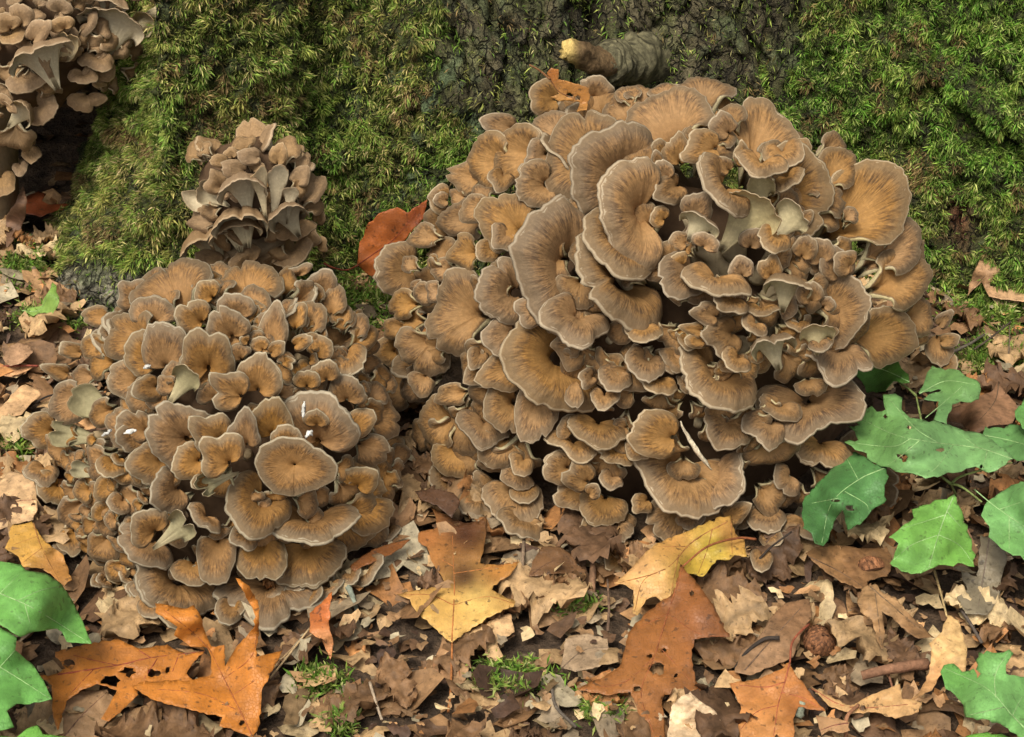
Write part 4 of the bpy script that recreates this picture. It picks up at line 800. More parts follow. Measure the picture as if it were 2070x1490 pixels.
traced('fallen_leaf', zc(R7, '560,1520,600,1440,700,1360,860,1290,970,1300,965,1420,900,1460,860,1520'), 'dull brown leaf with a thin midrib beneath the curled orange leaf', cols=((*lin(156, 114, 82), 260, 1460),), holes=[(297, 1476, 6, 5)], ctl=[(260, 1450, .6)], base=.013, mat='orange', veins=[zc(R7, '600,1480,780,1430,960,1400')], vcol=(.14, .08, .05), seed=32)
traced('fallen_leaf', zc(R8, '560,-10,700,20,740,80,690,170,600,90,500,60,470,10'), 'dark purple-brown leaf in the gap behind the two-tone leaf', cols=((*lin(96, 62, 46), 880, 1010),), ctl=[(890, 1000, 2.0)], base=.02, mat='orange', seed=33)
# green leaves
GRN = lin(92, 158, 84); GRB = lin(84, 150, 60); GRD = lin(66, 122, 60)
traced('green_leaf', zc(R4, '118,410,180,390,250,378,280,310,312,238,355,330,342,390,312,442,270,420,200,440'), 'small bright green leaf fragment at the foot of the buttress root', cols=((*lin(140, 184, 84), 85, 620), (*lin(126, 170, 72), 105, 590)), mat='green', ctl=[(105, 575, 2.6), (60, 630, .2)], base=.02, veins=[zc(R4, '130,410,240,400,310,260')], vcol=(.26, .36, .14), seed=40)
def sapling(label, base_px, parts, stems, col=(.16, .20, .06)):
    p = at_z(base_px[0], base_px[1], 0.0); root = empty('oak_sapling', (float(p[0]), float(p[1]), 0)); tag(root, label, 'sapling')
    for s_ in stems:
        W_ = spline([at_z(a, b, h*.01) for a, b, h in s_], 14); V, Q, T = tube(W_, np.linspace(.0013, .0007, 14), 7)
        mesh_np('stem', V, T, Q, col=np.array(col)*np.ones((len(V), 1)), mat=M['wood'], parent=root)
    for k, kw in enumerate(parts): traced('leaf', parent=root, mat='green', vcol=(.24, .36, .15), seed=50+k+int(base_px[0])%17, vr=.0004, **kw)
    return root
sapling('oak sapling with ragged green leaves beside the largest mushroom', (1938, 1010),
 [dict(poly=zc(R6, '1050,690,1150,700,1300,700,1380,790,1385,840,1290,830,1240,890,1130,900,1100,830,1050,780'), cols=((*lin(58, 110, 44), 1760, 750), (*lin(80, 140, 50), 1830, 770)), ctl=[(1740, 740, 3.6), (1830, 775, 6.0)], base=.02, veins=[zc(R6, '1385,835,1250,770,1060,710')]),
  dict(poly=zc(R6, '1440,900,1490,780,1520,735,1600,765,1680,765,1720,800,1780,820,1812,880,1800,940,1640,970,1610,1090,1530,1060,1560,950,1470,940,1500,910,1580,880'), cols=((*lin(104, 160, 88), 1930, 780), (*lin(96, 152, 90), 1900, 830)), ctl=[(1860, 795, 6.0), (1960, 760, 7.0), (1910, 850, 6.5)], base=.02, veins=[zc(R6, '1445,905,1600,830,1780,850'), zc(R6, '1480,1050,1600,950,1700,860')]),
  dict(poly=zc(R6, '955,980,1030,968,1100,1012,1160,978,1190,1012,1242,1000,1228,910,1300,905,1342,930,1338,1000,1390,1050,1470,1060,1560,1070,1640,1100,1720,1130,1800,1140,1880,1180,1960,1240,2002,1292,1960,1330,1840,1372,1780,1340,1700,1370,1640,1380,1480,1412,1400,1380,1300,1370,1240,1340,1160,1312,1130,1260,1060,1240,995,1195,1080,1182,1060,1130,1018,1100,1082,1092,1030,1030'), cols=((*lin(112, 172, 104), 1880, 890), (*lin(104, 164, 88), 1780, 870), (*lin(116, 176, 108), 1960, 930)), holes=[(1825, 924, 10, 8), (1902, 909, 9, 4), (1838, 864, 5, 4), (1790, 842, 4, 4), (1984, 944, 4, 4)],
       ctl=[(1700, 830, 6.0), (1720, 895, 6.6), (1800, 800, 8.5), (1850, 890, 9.5), (2030, 925, 7.4), (1870, 965, 8.2)], base=.02, veins=[zc(R6, '2000,1295,1800,1230,1560,1200,1300,1150,1030,1020'), zc(R6, '1560,1200,1420,1110,1260,930'), zc(R6, '1800,1230,1660,1130'), zc(R6, '1650,1210,1560,1330,1480,1400'), zc(R6, '1400,1170,1280,1220,1010,1195'), zc(R6, '1450,1180,1330,1280,1250,1335'), zc(R6, '1850,1250,1820,1360')]),
  dict(poly=zc(R6, '1060,1250,1130,1290,1180,1330,1250,1340,1262,1400,1238,1479,1232,1560,1160,1600,1090,1690,1015,1722,1000,1660,985,1600,955,1640,912,1730,900,1780,870,1815,820,1800,800,1740,750,1710,740,1620,760,1520,800,1479,880,1400,960,1310,1010,1270'), cols=((*lin(70, 134, 70), 1700, 990), (*lin(60, 118, 58), 1660, 1060), (*lin(80, 144, 78), 1760, 960)), holes=[(1718, 1027, 9, 6), (1690, 1012, 9, 3)], ctl=[(1780, 950, 6.5), (1700, 1000, 6.0), (1640, 1060, 4.0), (1680, 1095, 3.0), (1630, 1000, 4.0)], base=.02, veins=[zc(R6, '1250,1345,1080,1420,920,1560,860,1800'), zc(R6, '1080,1420,1010,1290'), zc(R6, '1000,1490,1120,1560,1140,1600'), zc(R6, '960,1530,800,1560')]),
  dict(poly=zc(R9, '1652,28,1700,130,1730,250,1760,330,1772,462,1700,440,1600,450,1560,450,1430,500,1340,490,1268,440,1290,410,1320,320,1262,285,1330,230,1412,170,1398,120,1480,90'), cols=((*lin(104, 170, 72), 1880, 1090), (*lin(98, 162, 74), 1860, 1130), (*lin(108, 176, 70), 1920, 1120)), ctl=[(1925, 1000, 7.0), (1880, 1080, 6.0), (1800, 1085, 5.2), (1965, 1140, 4.2), (1810, 1150, 3.8)], base=.02, veins=[zc(R9, '1650,35,1590,180,1540,330,1500,470'), zc(R9, '1600,150,1480,190,1330,235'), zc(R9, '1560,270,1400,330,1290,420'), zc(R9, '1560,270,1680,330,1765,440'), zc(R9, '1610,130,1690,220')]),
  dict(poly=[(1983, 1042), (1990, 1022), (2010, 1005), (2040, 985), (2110, 960), (2120, 1150), (2070, 1132), (2035, 1115), (2010, 1095), (1998, 1085), (2000, 1064)], cols=((*lin(112, 180, 104), 2040, 1040), (*lin(104, 170, 92), 2030, 1090)), ctl=[(1990, 1030, 6.6), (2100, 1000, 9.0), (2060, 1120, 6.0)], base=.02, veins=[[(1970, 990), (2020, 1030), (2110, 1090)], [(2020, 1030), (2080, 1010)], [(2040, 1045), (2040, 1110)]]),
  dict(poly=[(1985, 892), (1992, 862), (2020, 864), (2050, 858), (2120, 880), (2120, 950), (2050, 928), (2020, 915)], cols=((*lin(92, 152, 86), 2040, 890),), ctl=[(2000, 880, 5.0), (2100, 900, 6.0)], base=.02, veins=[[(1990, 880), (2040, 890), (2110, 910)]]),
  dict(poly=[(2052, 842), (2075, 800), (2120, 790), (2120, 868), (2066, 866)], cols=((*lin(92, 156, 80), 2075, 840),), ctl=[(2060, 850, 7.0), (2110, 810, 8.0)], base=.02)],
 [[(1938, 1012, 0), (1930, 995, 3.5), (1922, 978, 6.4)], [(1922, 978, 6.4), (1905, 965, 7.2), (1897, 957, 8.0)], [(1922, 978, 6.4), (1945, 985, 7.0), (1985, 1015, 7.0)], [(1922, 978, 6.4), (1950, 960, 7.2), (2046, 935, 8.4)], [(1866, 880, 4.0), (1862, 850, 5.8), (1852, 800, 6.6)], [(1852, 800, 6.6), (1835, 785, 6.8), (1815, 772, 7.0)], [(1880, 905, 0.2), (1872, 895, 2.0), (1866, 880, 4.0)]])
sapling('young oak shoot with one broad lobed green leaf below the straw-coloured leaf', (2110, 1520),
 [dict(poly=zc(R9, '1570,1090,1590,1050,1650,1040,1700,1090,1770,1070,1790,1130,1812,1100,1780,1020,1800,970,1880,975,1980,955,2008,980,1960,1050,1962,1100,2070,1120,2180,1150,2220,1520,2060,1500,1930,1400,1820,1370,1720,1360,1710,1290,1660,1230,1600,1190'), cols=((*lin(112, 182, 100), 2000, 1400), (*lin(100, 172, 80), 1920, 1360)), ctl=[(1905, 1360, 7.0), (2020, 1320, 8.6), (2000, 1420, 8.6), (2100, 1480, 7.6)], base=.02, veins=[zc(R9, '2180,1530,2000,1350,1850,1190,1600,1070'), zc(R9, '1900,1240,1900,1100,1980,965'), zc(R9, '2000,1350,2060,1230'), zc(R9, '1950,1300,1730,1350')]),
  dict(poly=zc(R9, '1720,1475,1780,1460,1850,1448,1990,1480,2060,1560,1800,1560'), cols=((*lin(110, 184, 70), 2000, 1490),), ctl=[(1990, 1490, 6.0)], base=.02)],
 [[(2120, 1540, 0), (2118, 1530, 4), (2108, 1508, 8.4)]])
sapling('leafy shoot with two smooth broad green leaves in front of the golden yellow leaf', (-70, 1330),
 [dict(poly=zc(R7, '-250,420,0,428,130,450,150,480,270,500,370,570,430,660,480,760,548,922,400,910,370,850,340,830,200,850,120,880,-10,800,-250,760'), cols=((*lin(104, 178, 84), 60, 1200), (*lin(98, 170, 78), 130, 1270)), ctl=[(0, 1140, 8.6), (60, 1200, 9.4), (180, 1300, 5.4), (0, 1260, 8.4)], base=.02, veins=[zc(R7, '-250,520,0,620,220,720,540,920'), zc(R7, '100,665,250,600,360,580'), zc(R7, '0,620,120,500'), zc(R7, '150,690,180,800')]),
  dict(poly=zc(R7, '-250,780,0,822,100,882,90,960,200,1050,260,1140,312,1252,180,1282,100,1280,40,1322,85,1420,0,1442,-250,1440'), cols=((*lin(100, 176, 84), 40, 1380),), ctl=[(0, 1290, 8.0), (90, 1410, 6.0), (0, 1440, 7.0)], base=.02, veins=[zc(R7, '-250,930,0,1060,300,1250'), zc(R7, '0,1060,90,960')]),
  dict(poly=zc(R7, '-60,1540,0,1470,100,1482,160,1430,225,1408,255,1462,430,1480,460,1540'), cols=((*lin(104, 180, 70), 60, 1485),), ctl=[(60, 1490, 6)], base=.02)],
 [[(-70, 1330, 0), (-75, 1315, 4), (-80, 1290, 8)], [(-75, 1300, 6), (-30, 1262, 8.6), (40, 1285, 7.6)]])
# ---------------------------------------------------------------- leaf litter
def hidden_ground(x, y, k=.9):
    r = np.zeros(np.shape(x), bool)
    for c, q in (BIG, LEFT): r |= ((x-c[0])/(q[0]*k))**2+((y-c[1])/(q[1]*k))**2 < 1
    return r
LIT = .90*np.array([.94, 1.02, 1.02])*np.array([lin(*c) for c in [(176, 138, 98), (150, 112, 78), (128, 92, 62), (200, 168, 126), (104, 74, 52), (166, 146, 118), (172, 116, 70), (80, 56, 42), (150, 126, 100), (190, 140, 96)]])
LPR = np.array([.17, .17, .15, .09, .12, .07, .06, .07, .06, .04])
def fragments(n, seed, smin, smax, zlift):
    """torn, curled scraps of old leaves: 2 rings of 10 points"""
    r = np.random.default_rng(seed); m = 10
    x = r.uniform(-.85, .85, n*2); y = r.uniform(.70, 2.0, n*2)
    ok = ~hidden_ground(x, y) & ~((y > 1.52) & (x < -.28) & (r.random(n*2) < .85)); x, y = x[ok][:n], y[ok][:n]; n = len(x)
    s = smin+(smax-smin)*r.random(n)**2.2; an = np.linspace(0, 2*np.pi, m, endpoint=False)
    rad = (1+.20*r.normal(size=(n, m))+.25*np.cos(3*an+r.uniform(0, 6.28, (n, 1)))+.2*np.cos(2*an+r.uniform(0, 6.28, (n, 1)))).clip(.35, 1.7)*s[:, None]; el = r.uniform(.45, 1.0, n)
    u = np.concatenate([np.zeros((n, 1)), rad*.55*np.cos(an), rad*np.cos(an)], 1); v = np.concatenate([np.zeros((n, 1)), rad*.55*np.sin(an), rad*np.sin(an)], 1)*el[:, None]
    cu = r.normal(size=n)*16; cv = r.normal(size=n)*11
    w = cu[:, None]*u**2+cv[:, None]*v**2+.10*s[:, None]*r.normal(size=u.shape)
    th = r.uniform(0, 6.28, n); tx, ty = r.normal(size=n)*.26, r.normal(size=n)*.26
    X_ = u*np.cos(th)[:, None]-v*np.sin(th)[:, None]; Y_ = u*np.sin(th)[:, None]+v*np.cos(th)[:, None]
    Z_ = w+X_*tx[:, None]+Y_*ty[:, None]
    zb = gz(x, y)+zlift*r.random(n)+.3*s*(np.abs(tx)+np.abs(ty))+.001
    V = np.stack([x[:, None]+X_, y[:, None]+Y_, zb[:, None]+Z_], -1).reshape(-1, 3)
    k = np.arange(m); k2 = (k+1) % m; o = np.arange(n)[:, None, None]*(2*m+1)
    T = (np.stack([np.zeros(m, int), 1+k, 1+k2], -1)[None]+o).reshape(-1, 3); Q = (np.stack([1+k, 1+m+k, 1+m+k2, 1+k2], -1)[None]+o).reshape(-1, 4)
    c = LIT[r.choice(len(LIT), n, p=LPR)]*(1+.22*r.normal(size=(n, 1))).clip(.5, 1.6)
    c = c*(1-.45*smooth(1.45, 1.62, y)*smooth(-.3, -.45, x))[:, None]            # the hollow's shade, painted into the scraps' colour
    C = np.repeat(c, 2*m+1, 0)
    return V, T, Q, C
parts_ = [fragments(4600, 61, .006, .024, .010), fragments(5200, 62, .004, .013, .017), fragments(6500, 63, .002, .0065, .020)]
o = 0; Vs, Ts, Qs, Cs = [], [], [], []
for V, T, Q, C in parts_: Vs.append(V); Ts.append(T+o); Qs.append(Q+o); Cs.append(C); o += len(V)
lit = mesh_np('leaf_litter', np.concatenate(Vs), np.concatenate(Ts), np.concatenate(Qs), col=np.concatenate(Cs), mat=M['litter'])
tag(lit, 'torn brown and tan scraps of old leaves covering the forest floor', 'leaf litter', kind='stuff')

def oak_leaf(L, wid, seed, ragged=0):
    """lobed oak leaf in its own plane: strip rows along the midrib, pointed or rounded lobes swept forward"""
    r = np.random.default_rng(seed); nu_, nv_ = 30, 4
    u = np.linspace(0, 1, nu_+1); nl = r.integers(3, 5)
    env = np.sin(np.pi*np.clip(u, 0, 1)**.85)**.7; ph = (u*nl) % 1
    def half():
        lob = (1-np.abs(ph-.55)/.55).clip(0, 1)**.8; return wid*env*(.42+.58*lob*(1+.15*r.normal()))*(1+.08*r.normal(size=nu_+1)) + .002
    hw = [half(), half()]; rows = []
    cb, cl_ = r.normal()*13, r.normal()*4.5; tw = r.normal()*2.0
    for j in range(-nv_, nv_+1):
        f = abs(j)/nv_; s = 1 if j >= 0 else -1; w = hw[0 if j >= 0 else 1]
        yy = s*f*w; xx = u*L+.42*f*w*(1-u)
        z_ = cb*yy**2+cl_*(xx-L*.5)**2+tw*yy*(xx-L*.5)*4+(.0026*r.normal(size=nu_+1)+.004*np.sin(u*r.uniform(8, 20)+j))*f+.0012*np.sin(u*22+j)
        rows.append(np.stack([xx-L*.5, yy, z_], -1))
    V = np.stack(rows); I = np.arange(V.shape[0]*(nu_+1)).reshape(V.shape[0], nu_+1)
    Q = np.stack([I[:-1, :-1], I[:-1, 1:], I[1:, 1:], I[1:, :-1]], -1).reshape(-1, 4)
    if ragged: Q = Q[r.random(len(Q)) > ragged*smooth(.3, 1, fbm(V[..., 0].ravel()[Q[:, 0]]*70, V[..., 1].ravel()[Q[:, 0]]*70, seed, 2, seed)*.5+.5)]
    return V.reshape(-1, 3), Q
from mathutils import Matrix, Euler
KINDS = [('tan', 0, 'curled tan oak leaf'), ('brown', 2, 'dull mid-brown oak leaf'), ('pale', 3, 'bleached pale oak leaf'), ('dark', 4, 'dark brown decaying oak leaf'), ('orange-brown', 6, 'orange-brown oak leaf')]
def zone(x, y):
    if y > 1.30 and x < -.30: return 'on the ground by the buttress root'
    if y > 1.25 and x > .30: return 'on the ground below the mossy trunk beside the largest mushroom'
    if x < -.36: return 'left of the rounded mushroom'
    if -.12 < x < .02 and y > .98: return 'between the two big mushrooms'
    if x > .22: return 'on the litter around the acorn cups'
    if x > -.02: return 'on the litter in front of the largest mushroom'
    return 'on the litter in front of the rounded mushroom'
LITTER = []
rlv = np.random.default_rng(900); cnt = 0; tries = 0
while cnt < 150 and tries < 3000:
    tries += 1
    x, y = rlv.uniform(-.55, .6), rlv.uniform(.80, 1.62)
    if bool(hidden_ground(x, y, 1.0)) or (y > 1.42 and x > -.46) or y > 1.54: continue
    k = rlv.choice(5, p=[.34, .28, .09, .21, .08]); _, ci, lb = KINDS[k]
    L = rlv.uniform(.035, .085); V, Q = oak_leaf(L, L*rlv.uniform(.26, .38), 1000+cnt, 0)
    c = LIT[ci]*(1+.14*rlv.normal()); cv = c*(1+.2*fbm(V[:, 0]*60, V[:, 1]*60, cnt, 3, cnt))[:, None]
    cv = cv*np.where(np.abs(V[:, 1:2]) < .0008, .72, 1)
    e = Euler((rlv.normal()*.22, rlv.normal()*.22, rlv.uniform(0, 6.28)))
    V3 = V@np.array(e.to_matrix()).T
    ob = mesh_np('fallen_leaf', V3, quads=Q, col=cv, mat=M['litter'])
    ob.location = (x, y, float(gz(x, y))+.009+.010*rlv.random()-.35*float(min(0, V3[:, 2].min())))
    LITTER.append((ob, x, y, L, V, lb)); cnt += 1

# ---------------------------------------------------------------- moss patches on the ground
def ground_moss(spots, n, seed):
    r = np.random.default_rng(seed); P = []
    for x0, y0, rx_, ry_, k in spots:
        m = int(n*k); q = r.normal(size=(m, 2))*.5; a, b = x0+q[:, 0]*rx_, y0+q[:, 1]*ry_
        kk = fbm(a/26, b/20, 0, 3, seed) > -.12; w = at_z(a[kk], b[kk], 0.0); w[:, 2] = gz(w[:, 0], w[:, 1])+.004+.012*r.random(len(w)); P.append(w)
    P = np.concatenate(P); k = len(P); L = .005+.006*r.random(k)
    return blades(P, nrm(np.array([0, -.2, 1.])+.3*r.normal(size=(k, 3))), L, L*.08+.0002, moss_cols(k, np.full(k, .75), r), .4+.3*r.random(k), seed, .4)
V, Q, T, C = ground_moss([(2020, 650, 90, 34, 1.0), (2000, 735, 70, 34, .8), (1030, 1395, 70, 30, .30), (640, 1400, 50, 26, .22), (50, 560, 44, 44, .5), (110, 668, 80, 18, .3), (30, 925, 40, 40, .35), (1215, 1460, 40, 26, .16), (1460, 1300, 26, 24, .12), (1160, 1250, 50, 20, .08), (690, 1480, 30, 20, .1), (1900, 560, 60, 40, .7), (700, 640, 120, 60, .8)], 5200, 70)
gm = mesh_np('ground_moss', V, tris=T, quads=Q, col=C, mat=M['moss'], smooth_=False)
tag(gm, 'patches of green moss growing on the ground among the leaves', 'moss', kind='stuff')

# ---------------------------------------------------------------- acorn cups, twigs, flakes
def acorn_cup(px_, py_, rad, label, tilt, seed):
    p = at_z(px_, py_, .016); nu_, nv_ = 36, 16; r = np.random.default_rng(seed)
    root = empty('acorn_cup', (float(p[0]), float(p[1]), float(gz(p[0], p[1])))); tag(root, label, 'acorn cup')
    prof = [(.06, .74), (.3, .78), (.55, .70), (.8, .5), (.97, .22), (1.0, 0), (.93, -.22), (.80, -.30), (.70, -.20), (.45, -.02), (.02, .05)]
    V = []; 
    for q, z_ in spline(np.array(prof), 26):
        an = np.linspace(0, 6.2832, nu_, endpoint=False); V.append(np.stack([q*np.cos(an), q*np.sin(an), np.full(nu_, z_)], -1))
    V = np.stack(V)*rad; m = V.shape[0]; I = np.arange(m*nu_).reshape(m, nu_); J = np.roll(I, -1, 1)
    e = np.array(Euler(tilt).to_matrix()); cen = np.array([p[0], p[1], float(gz(p[0], p[1]))+.020])
    mesh_np('cup', V.reshape(-1, 3)@e.T+cen, quads=np.stack([I[:-1], J[:-1], J[1:], I[1:]], -1).reshape(-1, 4), col=np.array([.10, .045, .022])*np.ones((m*nu_, 1)), mat=M['wood'], parent=root)
    # overlapping scales in rings, one per bump
    vs_, qs_, ts_ = [], [], []; cs_ = []; o = 0
    for ring in range(8):
        f = ring/7; an0 = r.random(); z_ = np.interp(f, [0, .5, 1], [.74, .45, -.05]); q = np.interp(f, [0, .35, .7, 1], [.28, .70, .95, 1.0]); ns_ = int(8+16*q)
        for k in range(ns_):
            a = 6.2832*(k+an0+.1*r.normal())/ns_; c_ = np.array([q*math.cos(a), q*math.sin(a), z_]); nrm_ = nrm(np.array([math.cos(a)*q, math.sin(a)*q, .25+.9*(1-f)])); dn = nrm(np.cross(nrm_, np.array([-math.sin(a), math.cos(a), 0]))); dn = dn if dn[2] > 0 else -dn
            tn = np.cross(nrm_, dn); w = .17; h_ = .15
            pts = np.array([c_-tn*w*.8-dn*h_, c_+tn*w*.8-dn*h_, c_+tn*w*.5+dn*h_*.5+nrm_*.07, c_+dn*h_*1.25+nrm_*.10, c_-tn*w*.5+dn*h_*.5+nrm_*.07, c_+nrm_*.10])
            vs_.append(pts); ts_ += [(o+5, o, o+1), (o+5, o+1, o+2), (o+5, o+2, o+3), (o+5, o+3, o+4), (o+5, o+4, o)]; o += 6; cs_.append(np.repeat(np.array([[.19, .082, .036]])*(1+.3*r.normal()), 6, 0))
    sc = mesh_np('scales', (np.concatenate(vs_)*rad)@e.T+cen, tris=np.array(ts_), col=np.concatenate(cs_), mat=M['wood'], parent=root); tag(sc, kind='stuff')
acorn_cup(1657, 1293, .0118, 'round reddish-brown scaly acorn cup lying on the broad flat brown leaf', (.35, .1, .2), 1)
acorn_cup(1758, 1152, .0112, 'darker scaly acorn cup on the wide dull brown leaf under the green leaves', (-.9, .2, .4), 2)
def twig(pts, r0, r1, label, col_=(.10, .065, .04), rough=.15, seed=0, name='twig', n=18, cat='twig'):
    W_ = spline([at_z(a, b, h*.01) for a, b, h in pts], n); V, Q, T = tube(W_, np.linspace(r0, r1, n), 8, rough, seed)
    c = np.array(col_)*(1+.35*fbm(V[:, 0]*150, V[:, 1]*150, V[:, 2]*150, 3, seed))[:, None]
    o = mesh_np(name, V, T, Q, col=c, mat=M['wood']); tag(o, label, cat); return o
D = (.035, .026, .02)
twig([(1485, 1352, 1.5), (1510, 1318, 2.2), (1545, 1292, 2.6), (1576, 1290, 2.8)], .0012, .0017, 'dark curved twig beside the broad flat brown leaf', D, .1, 1)
twig([(1742, 1366, 2.2), (1800, 1352, 2.8), (1874, 1341, 2.4)], .0034, .0044, 'thick reddish twig lying below the acorn cup', (.20, .10, .055), .2, 2)
twig([(1925, 712, 1.4), (1960, 695, 1.8), (1990, 676, 2.0)], .0016, .0012, 'short grey twig beside the ground moss near the trunk', (.09, .075, .055), .1, 3)
twig([(1968, 707, 1.6), (2000, 685, 2.4), (2044, 650, 3.4)], .0011, .0008, 'thin dark twig crossing the ground moss near the trunk', (.06, .045, .03), .1, 4)
twig([(2036, 740, 1.5), (2040, 700, 2.8), (2041, 660, 3.6)], .0008, .0006, 'thin upright brown stalk beside the crinkled brown leaf', (.10, .07, .045), .1, 5)
twig([(1060, 1072, 1.6), (1057, 1130, 2.0), (1054, 1205, 1.8)], .0013, .0016, 'straight tan stalk in front of the lowest fronds', (.20, .14, .09), .1, 6)
twig([(1228, 1172, 2.0), (1231, 1225, 2.2), (1229, 1276, 1.8)], .0009, .0012, 'thin brown stalk left of the pale orange and yellow leaf', (.13, .08, .05), .1, 7)
twig([(1200, 1130, 1.5), (1198, 1165, 2.0), (1196, 1215, 1.4)], .0026, .0030, 'stubby reddish twig below the curled bottom fronds', (.20, .11, .06), .25, 8)
twig([(545, 1372, 1.6), (575, 1335, 2.0), (626, 1270, 2.4)], .0008, .0008, 'straight dry straw in front of the rounded mushroom', (.36, .25, .13), .05, 9)
twig([(552, 1352, 1.6), (590, 1312, 2.0), (640, 1275, 2.0)], .0007, .0007, 'second dry straw crossing the straight one', (.30, .20, .10), .05, 10)
twig([(1115, 1390, 1.8), (1125, 1430, 2.2), (1165, 1470, 1.6)], .0011, .0013, 'dark bent twig in front of the flat grey-tan leaf', (.10, .08, .06), .1, 11)
twig([(748, 1380, 1.8), (760, 1420, 2.0), (772, 1455, 1.8)], .0012, .0010, 'pale stalk lying on the litter below the dark orange strip', (.34, .26, .18), .1, 12)
twig([(690, 1178, 1.6), (706, 1190, 2.0), (722, 1235, 1.4)], .0030, .0016, 'lichen-covered broken twig at the right foot of the rounded mushroom', (.20, .22, .17), .35, 13)
twig([(1795, 1360, 2.0), (1805, 1395, 2.6), (1812, 1440, 2.0)], .0008, .0010, 'fine reddish stalk hanging over the thick twig', (.20, .09, .05), .05, 14)
twig([(1710, 1490, 1.6), (1712, 1450, 2.8), (1735, 1425, 2.6)], .0016, .0012, 'curved orange stalk by the small pinkish-brown leaf', (.30, .14, .07), .05, 15)
twig([(1610, 1450, 1.8), (1620, 1420, 2.4)], .0050, .0040, 'stub of lichen-grey twig beside the smooth orange leaf', (.20, .21, .15), .4, 16)
twig([(1535, 1130, 2.6), (1560, 1105, 3.0), (1600, 1075, 3.2)], .0010, .0007, 'black rootlet by the small right-hand fronds', D, .1, 17)
twig([(1930, 1215, 1.8), (1955, 1250, 2.2), (1985, 1300, 1.8)], .0014, .0012, 'dark twig between the straw-coloured and grey-brown leaves', (.09, .07, .055), .1, 18)
twig([(160, 795, 2), (100, 800, 3.0), (60, 822, 2.2)], .0010, .0008, 'thin dark rootlet left of the rounded mushroom', D, .1, 19)
def on_mush(body, pts, lift, r0, label, name, cat, col_, flat=1.0, seed=0):
    W_ = np.array([at_t(a, b, ell_depth(a, b, *body)[0]-lift*.01) for a, b in pts]); W_ = spline(W_, 12)
    V, Q, T = tube(W_, r0*np.sin(np.linspace(.25, 2.95, 12)), 8, 1.1, seed); V = V+.0003*RNG.normal(size=V.shape)
    o = mesh_np(name, V, T, Q, col=np.array(col_)*np.ones((len(V), 1)), mat=M['wood']); tag(o, label, cat); return o
on_mush(BIG, [(1375, 852), (1392, 885), (1415, 920), (1438, 950)], 3.6, .0019, 'pale dry needle lying on the wide lower frond of the largest mushroom', 'dry_needle', 'needle', (.62, .52, .36), seed=1)
WH = (.52, .50, .45)
for k, (pts, lb) in enumerate([([(615, 812), (614, 830), (612, 845)], 'upright white flake on the broad right frond of the rounded mushroom'), ([(618, 886), (626, 876), (632, 872)], 'white flake just above the round disc frond'),
                               ([(206, 882), (216, 876), (226, 868)], 'white flake on the pale shelf of the rounded mushroom'), ([(250, 877), (264, 872), (276, 871)], 'thin white sliver beside the pale shelf flake'), ([(290, 744), (298, 741), (304, 739)], 'small white sliver on the upper fronds of the rounded mushroom')]):
    on_mush(LEFT, pts, 3.4, .0017, lb, 'white_flake', 'flake', WH, seed=k+20)

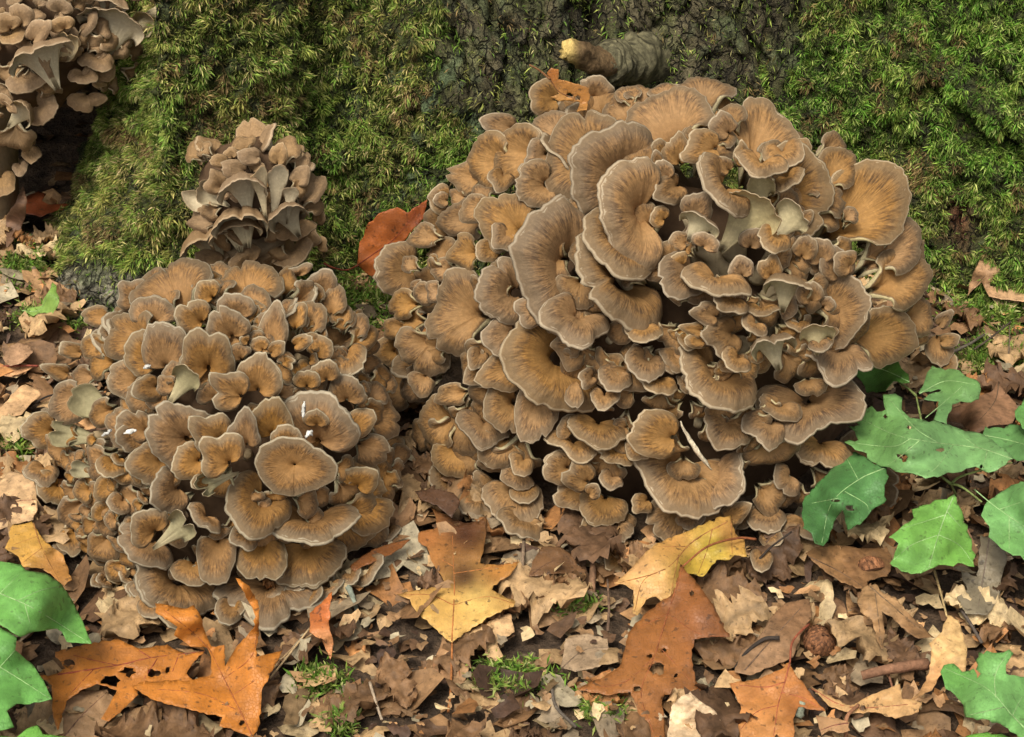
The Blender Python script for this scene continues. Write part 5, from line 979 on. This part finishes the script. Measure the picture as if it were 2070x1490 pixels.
# labels of the loose litter leaves: own look first, then the thing they lie beside
SHORT = [(at_z(1657, 1293, 0), 'beside the round acorn cup'), (at_z(1758, 1152, 0), 'beside the darker acorn cup'), (at_z(1520, 1310, 0), 'by the dark curved twig'), (at_z(1800, 1352, 0), 'by the thick reddish twig'),
         (at_z(930, 1200, 0), 'beside the two-tone leaf'), (at_z(1390, 1110, 0), 'beside the yellow leaf'), (at_z(1330, 1350, 0), 'beside the round-holed orange leaf'), (at_z(1560, 1430, 0), 'beside the smooth orange leaf'), (at_z(440, 1400, 0), 'beside the curled orange leaf'),
         (at_z(230, 1370, 0), 'beside the insect-holed orange leaf'), (at_z(80, 1110, 0), 'beside the golden yellow leaf'), (at_z(1190, 1320, 0), 'beside the grey-tan leaf'), (at_z(1057, 1130, 0), 'by the straight tan stalk'), (at_z(1930, 1310, 0), 'beside the folded straw-coloured leaf'),
         (at_z(1980, 1180, 0), 'under the grey-brown leaf'), (at_z(1980, 840, 0), 'by the dark crinkled leaf'), (at_z(2030, 560, 0), 'by the crumpled leaf at the trunk foot'), (at_z(85, 610, 0), 'by the small green leaf fragment'), (at_z(40, 710, 0), 'by the rounded dull brown leaf'), (at_z(80, 415, 0), 'by the dark red leaf'),
         (at_z(40, 820, 0), 'by the pale leaf scrap'), (at_z(595, 1330, 0), 'beside the dry straws'), (at_z(760, 1420, 0), 'beside the pale stalk'), (at_z(1140, 1430, 0), 'by the dark bent twig'), (at_z(880, 1010, 0), 'by the purple-brown leaf'), (at_z(1700, 990, 0), 'under the sapling leaves'), (at_z(1120, 1140, 0), 'by the chestnut-brown leaf'),
         (at_z(645, 1260, 0), 'by the narrow twisted orange leaf'), (at_z(640, 1400, 0), 'on the moss near the dry straws'), (at_z(1030, 1395, 0), 'on the moss below the two-tone leaf'), (at_z(1800, 1250, 0), 'by the lobed dry tan leaf'), (at_z(1390, 1440, 0), 'by the bleached crumpled leaf'), (at_z(60, 1230, 0), 'under the broad green shoot'), (at_z(1980, 1420, 0), 'under the lobed green shoot')]
seen = {}
for ob, x, y, L, V, lb in LITTER:
    near = min(SHORT, key=lambda q: (q[0][0]-x)**2+(q[0][1]-y)**2)[1]
    wd = (V[:, 1].max()-V[:, 1].min())/L; edge_z = V[np.abs(V[:, 1]) > .6*np.abs(V[:, 1]).max(), 2].mean()-V[np.abs(V[:, 1]) < .001, 2].mean()
    t = ('tiny ' if L < .046 else 'small ' if L < .060 else '' if L < .074 else 'large ')+('narrow ' if wd < .56 else 'broad ' if wd > .72 else '')+('cupped ' if edge_z > .002 else 'arched ' if edge_z < -.002 else '')+lb.replace('curled ', '')+' '+near
    tag(ob, t, 'leaf', 'loose oak leaves scattered over the litter')
    seen.setdefault(t, []).append((L, ob))
for t, q in seen.items():
    if len(q) == 2:
        q.sort(key=lambda w: w[0]); q[0][1]['label'] = 'shorter of two: '+t; q[1][1]['label'] = 'longer of two: '+t
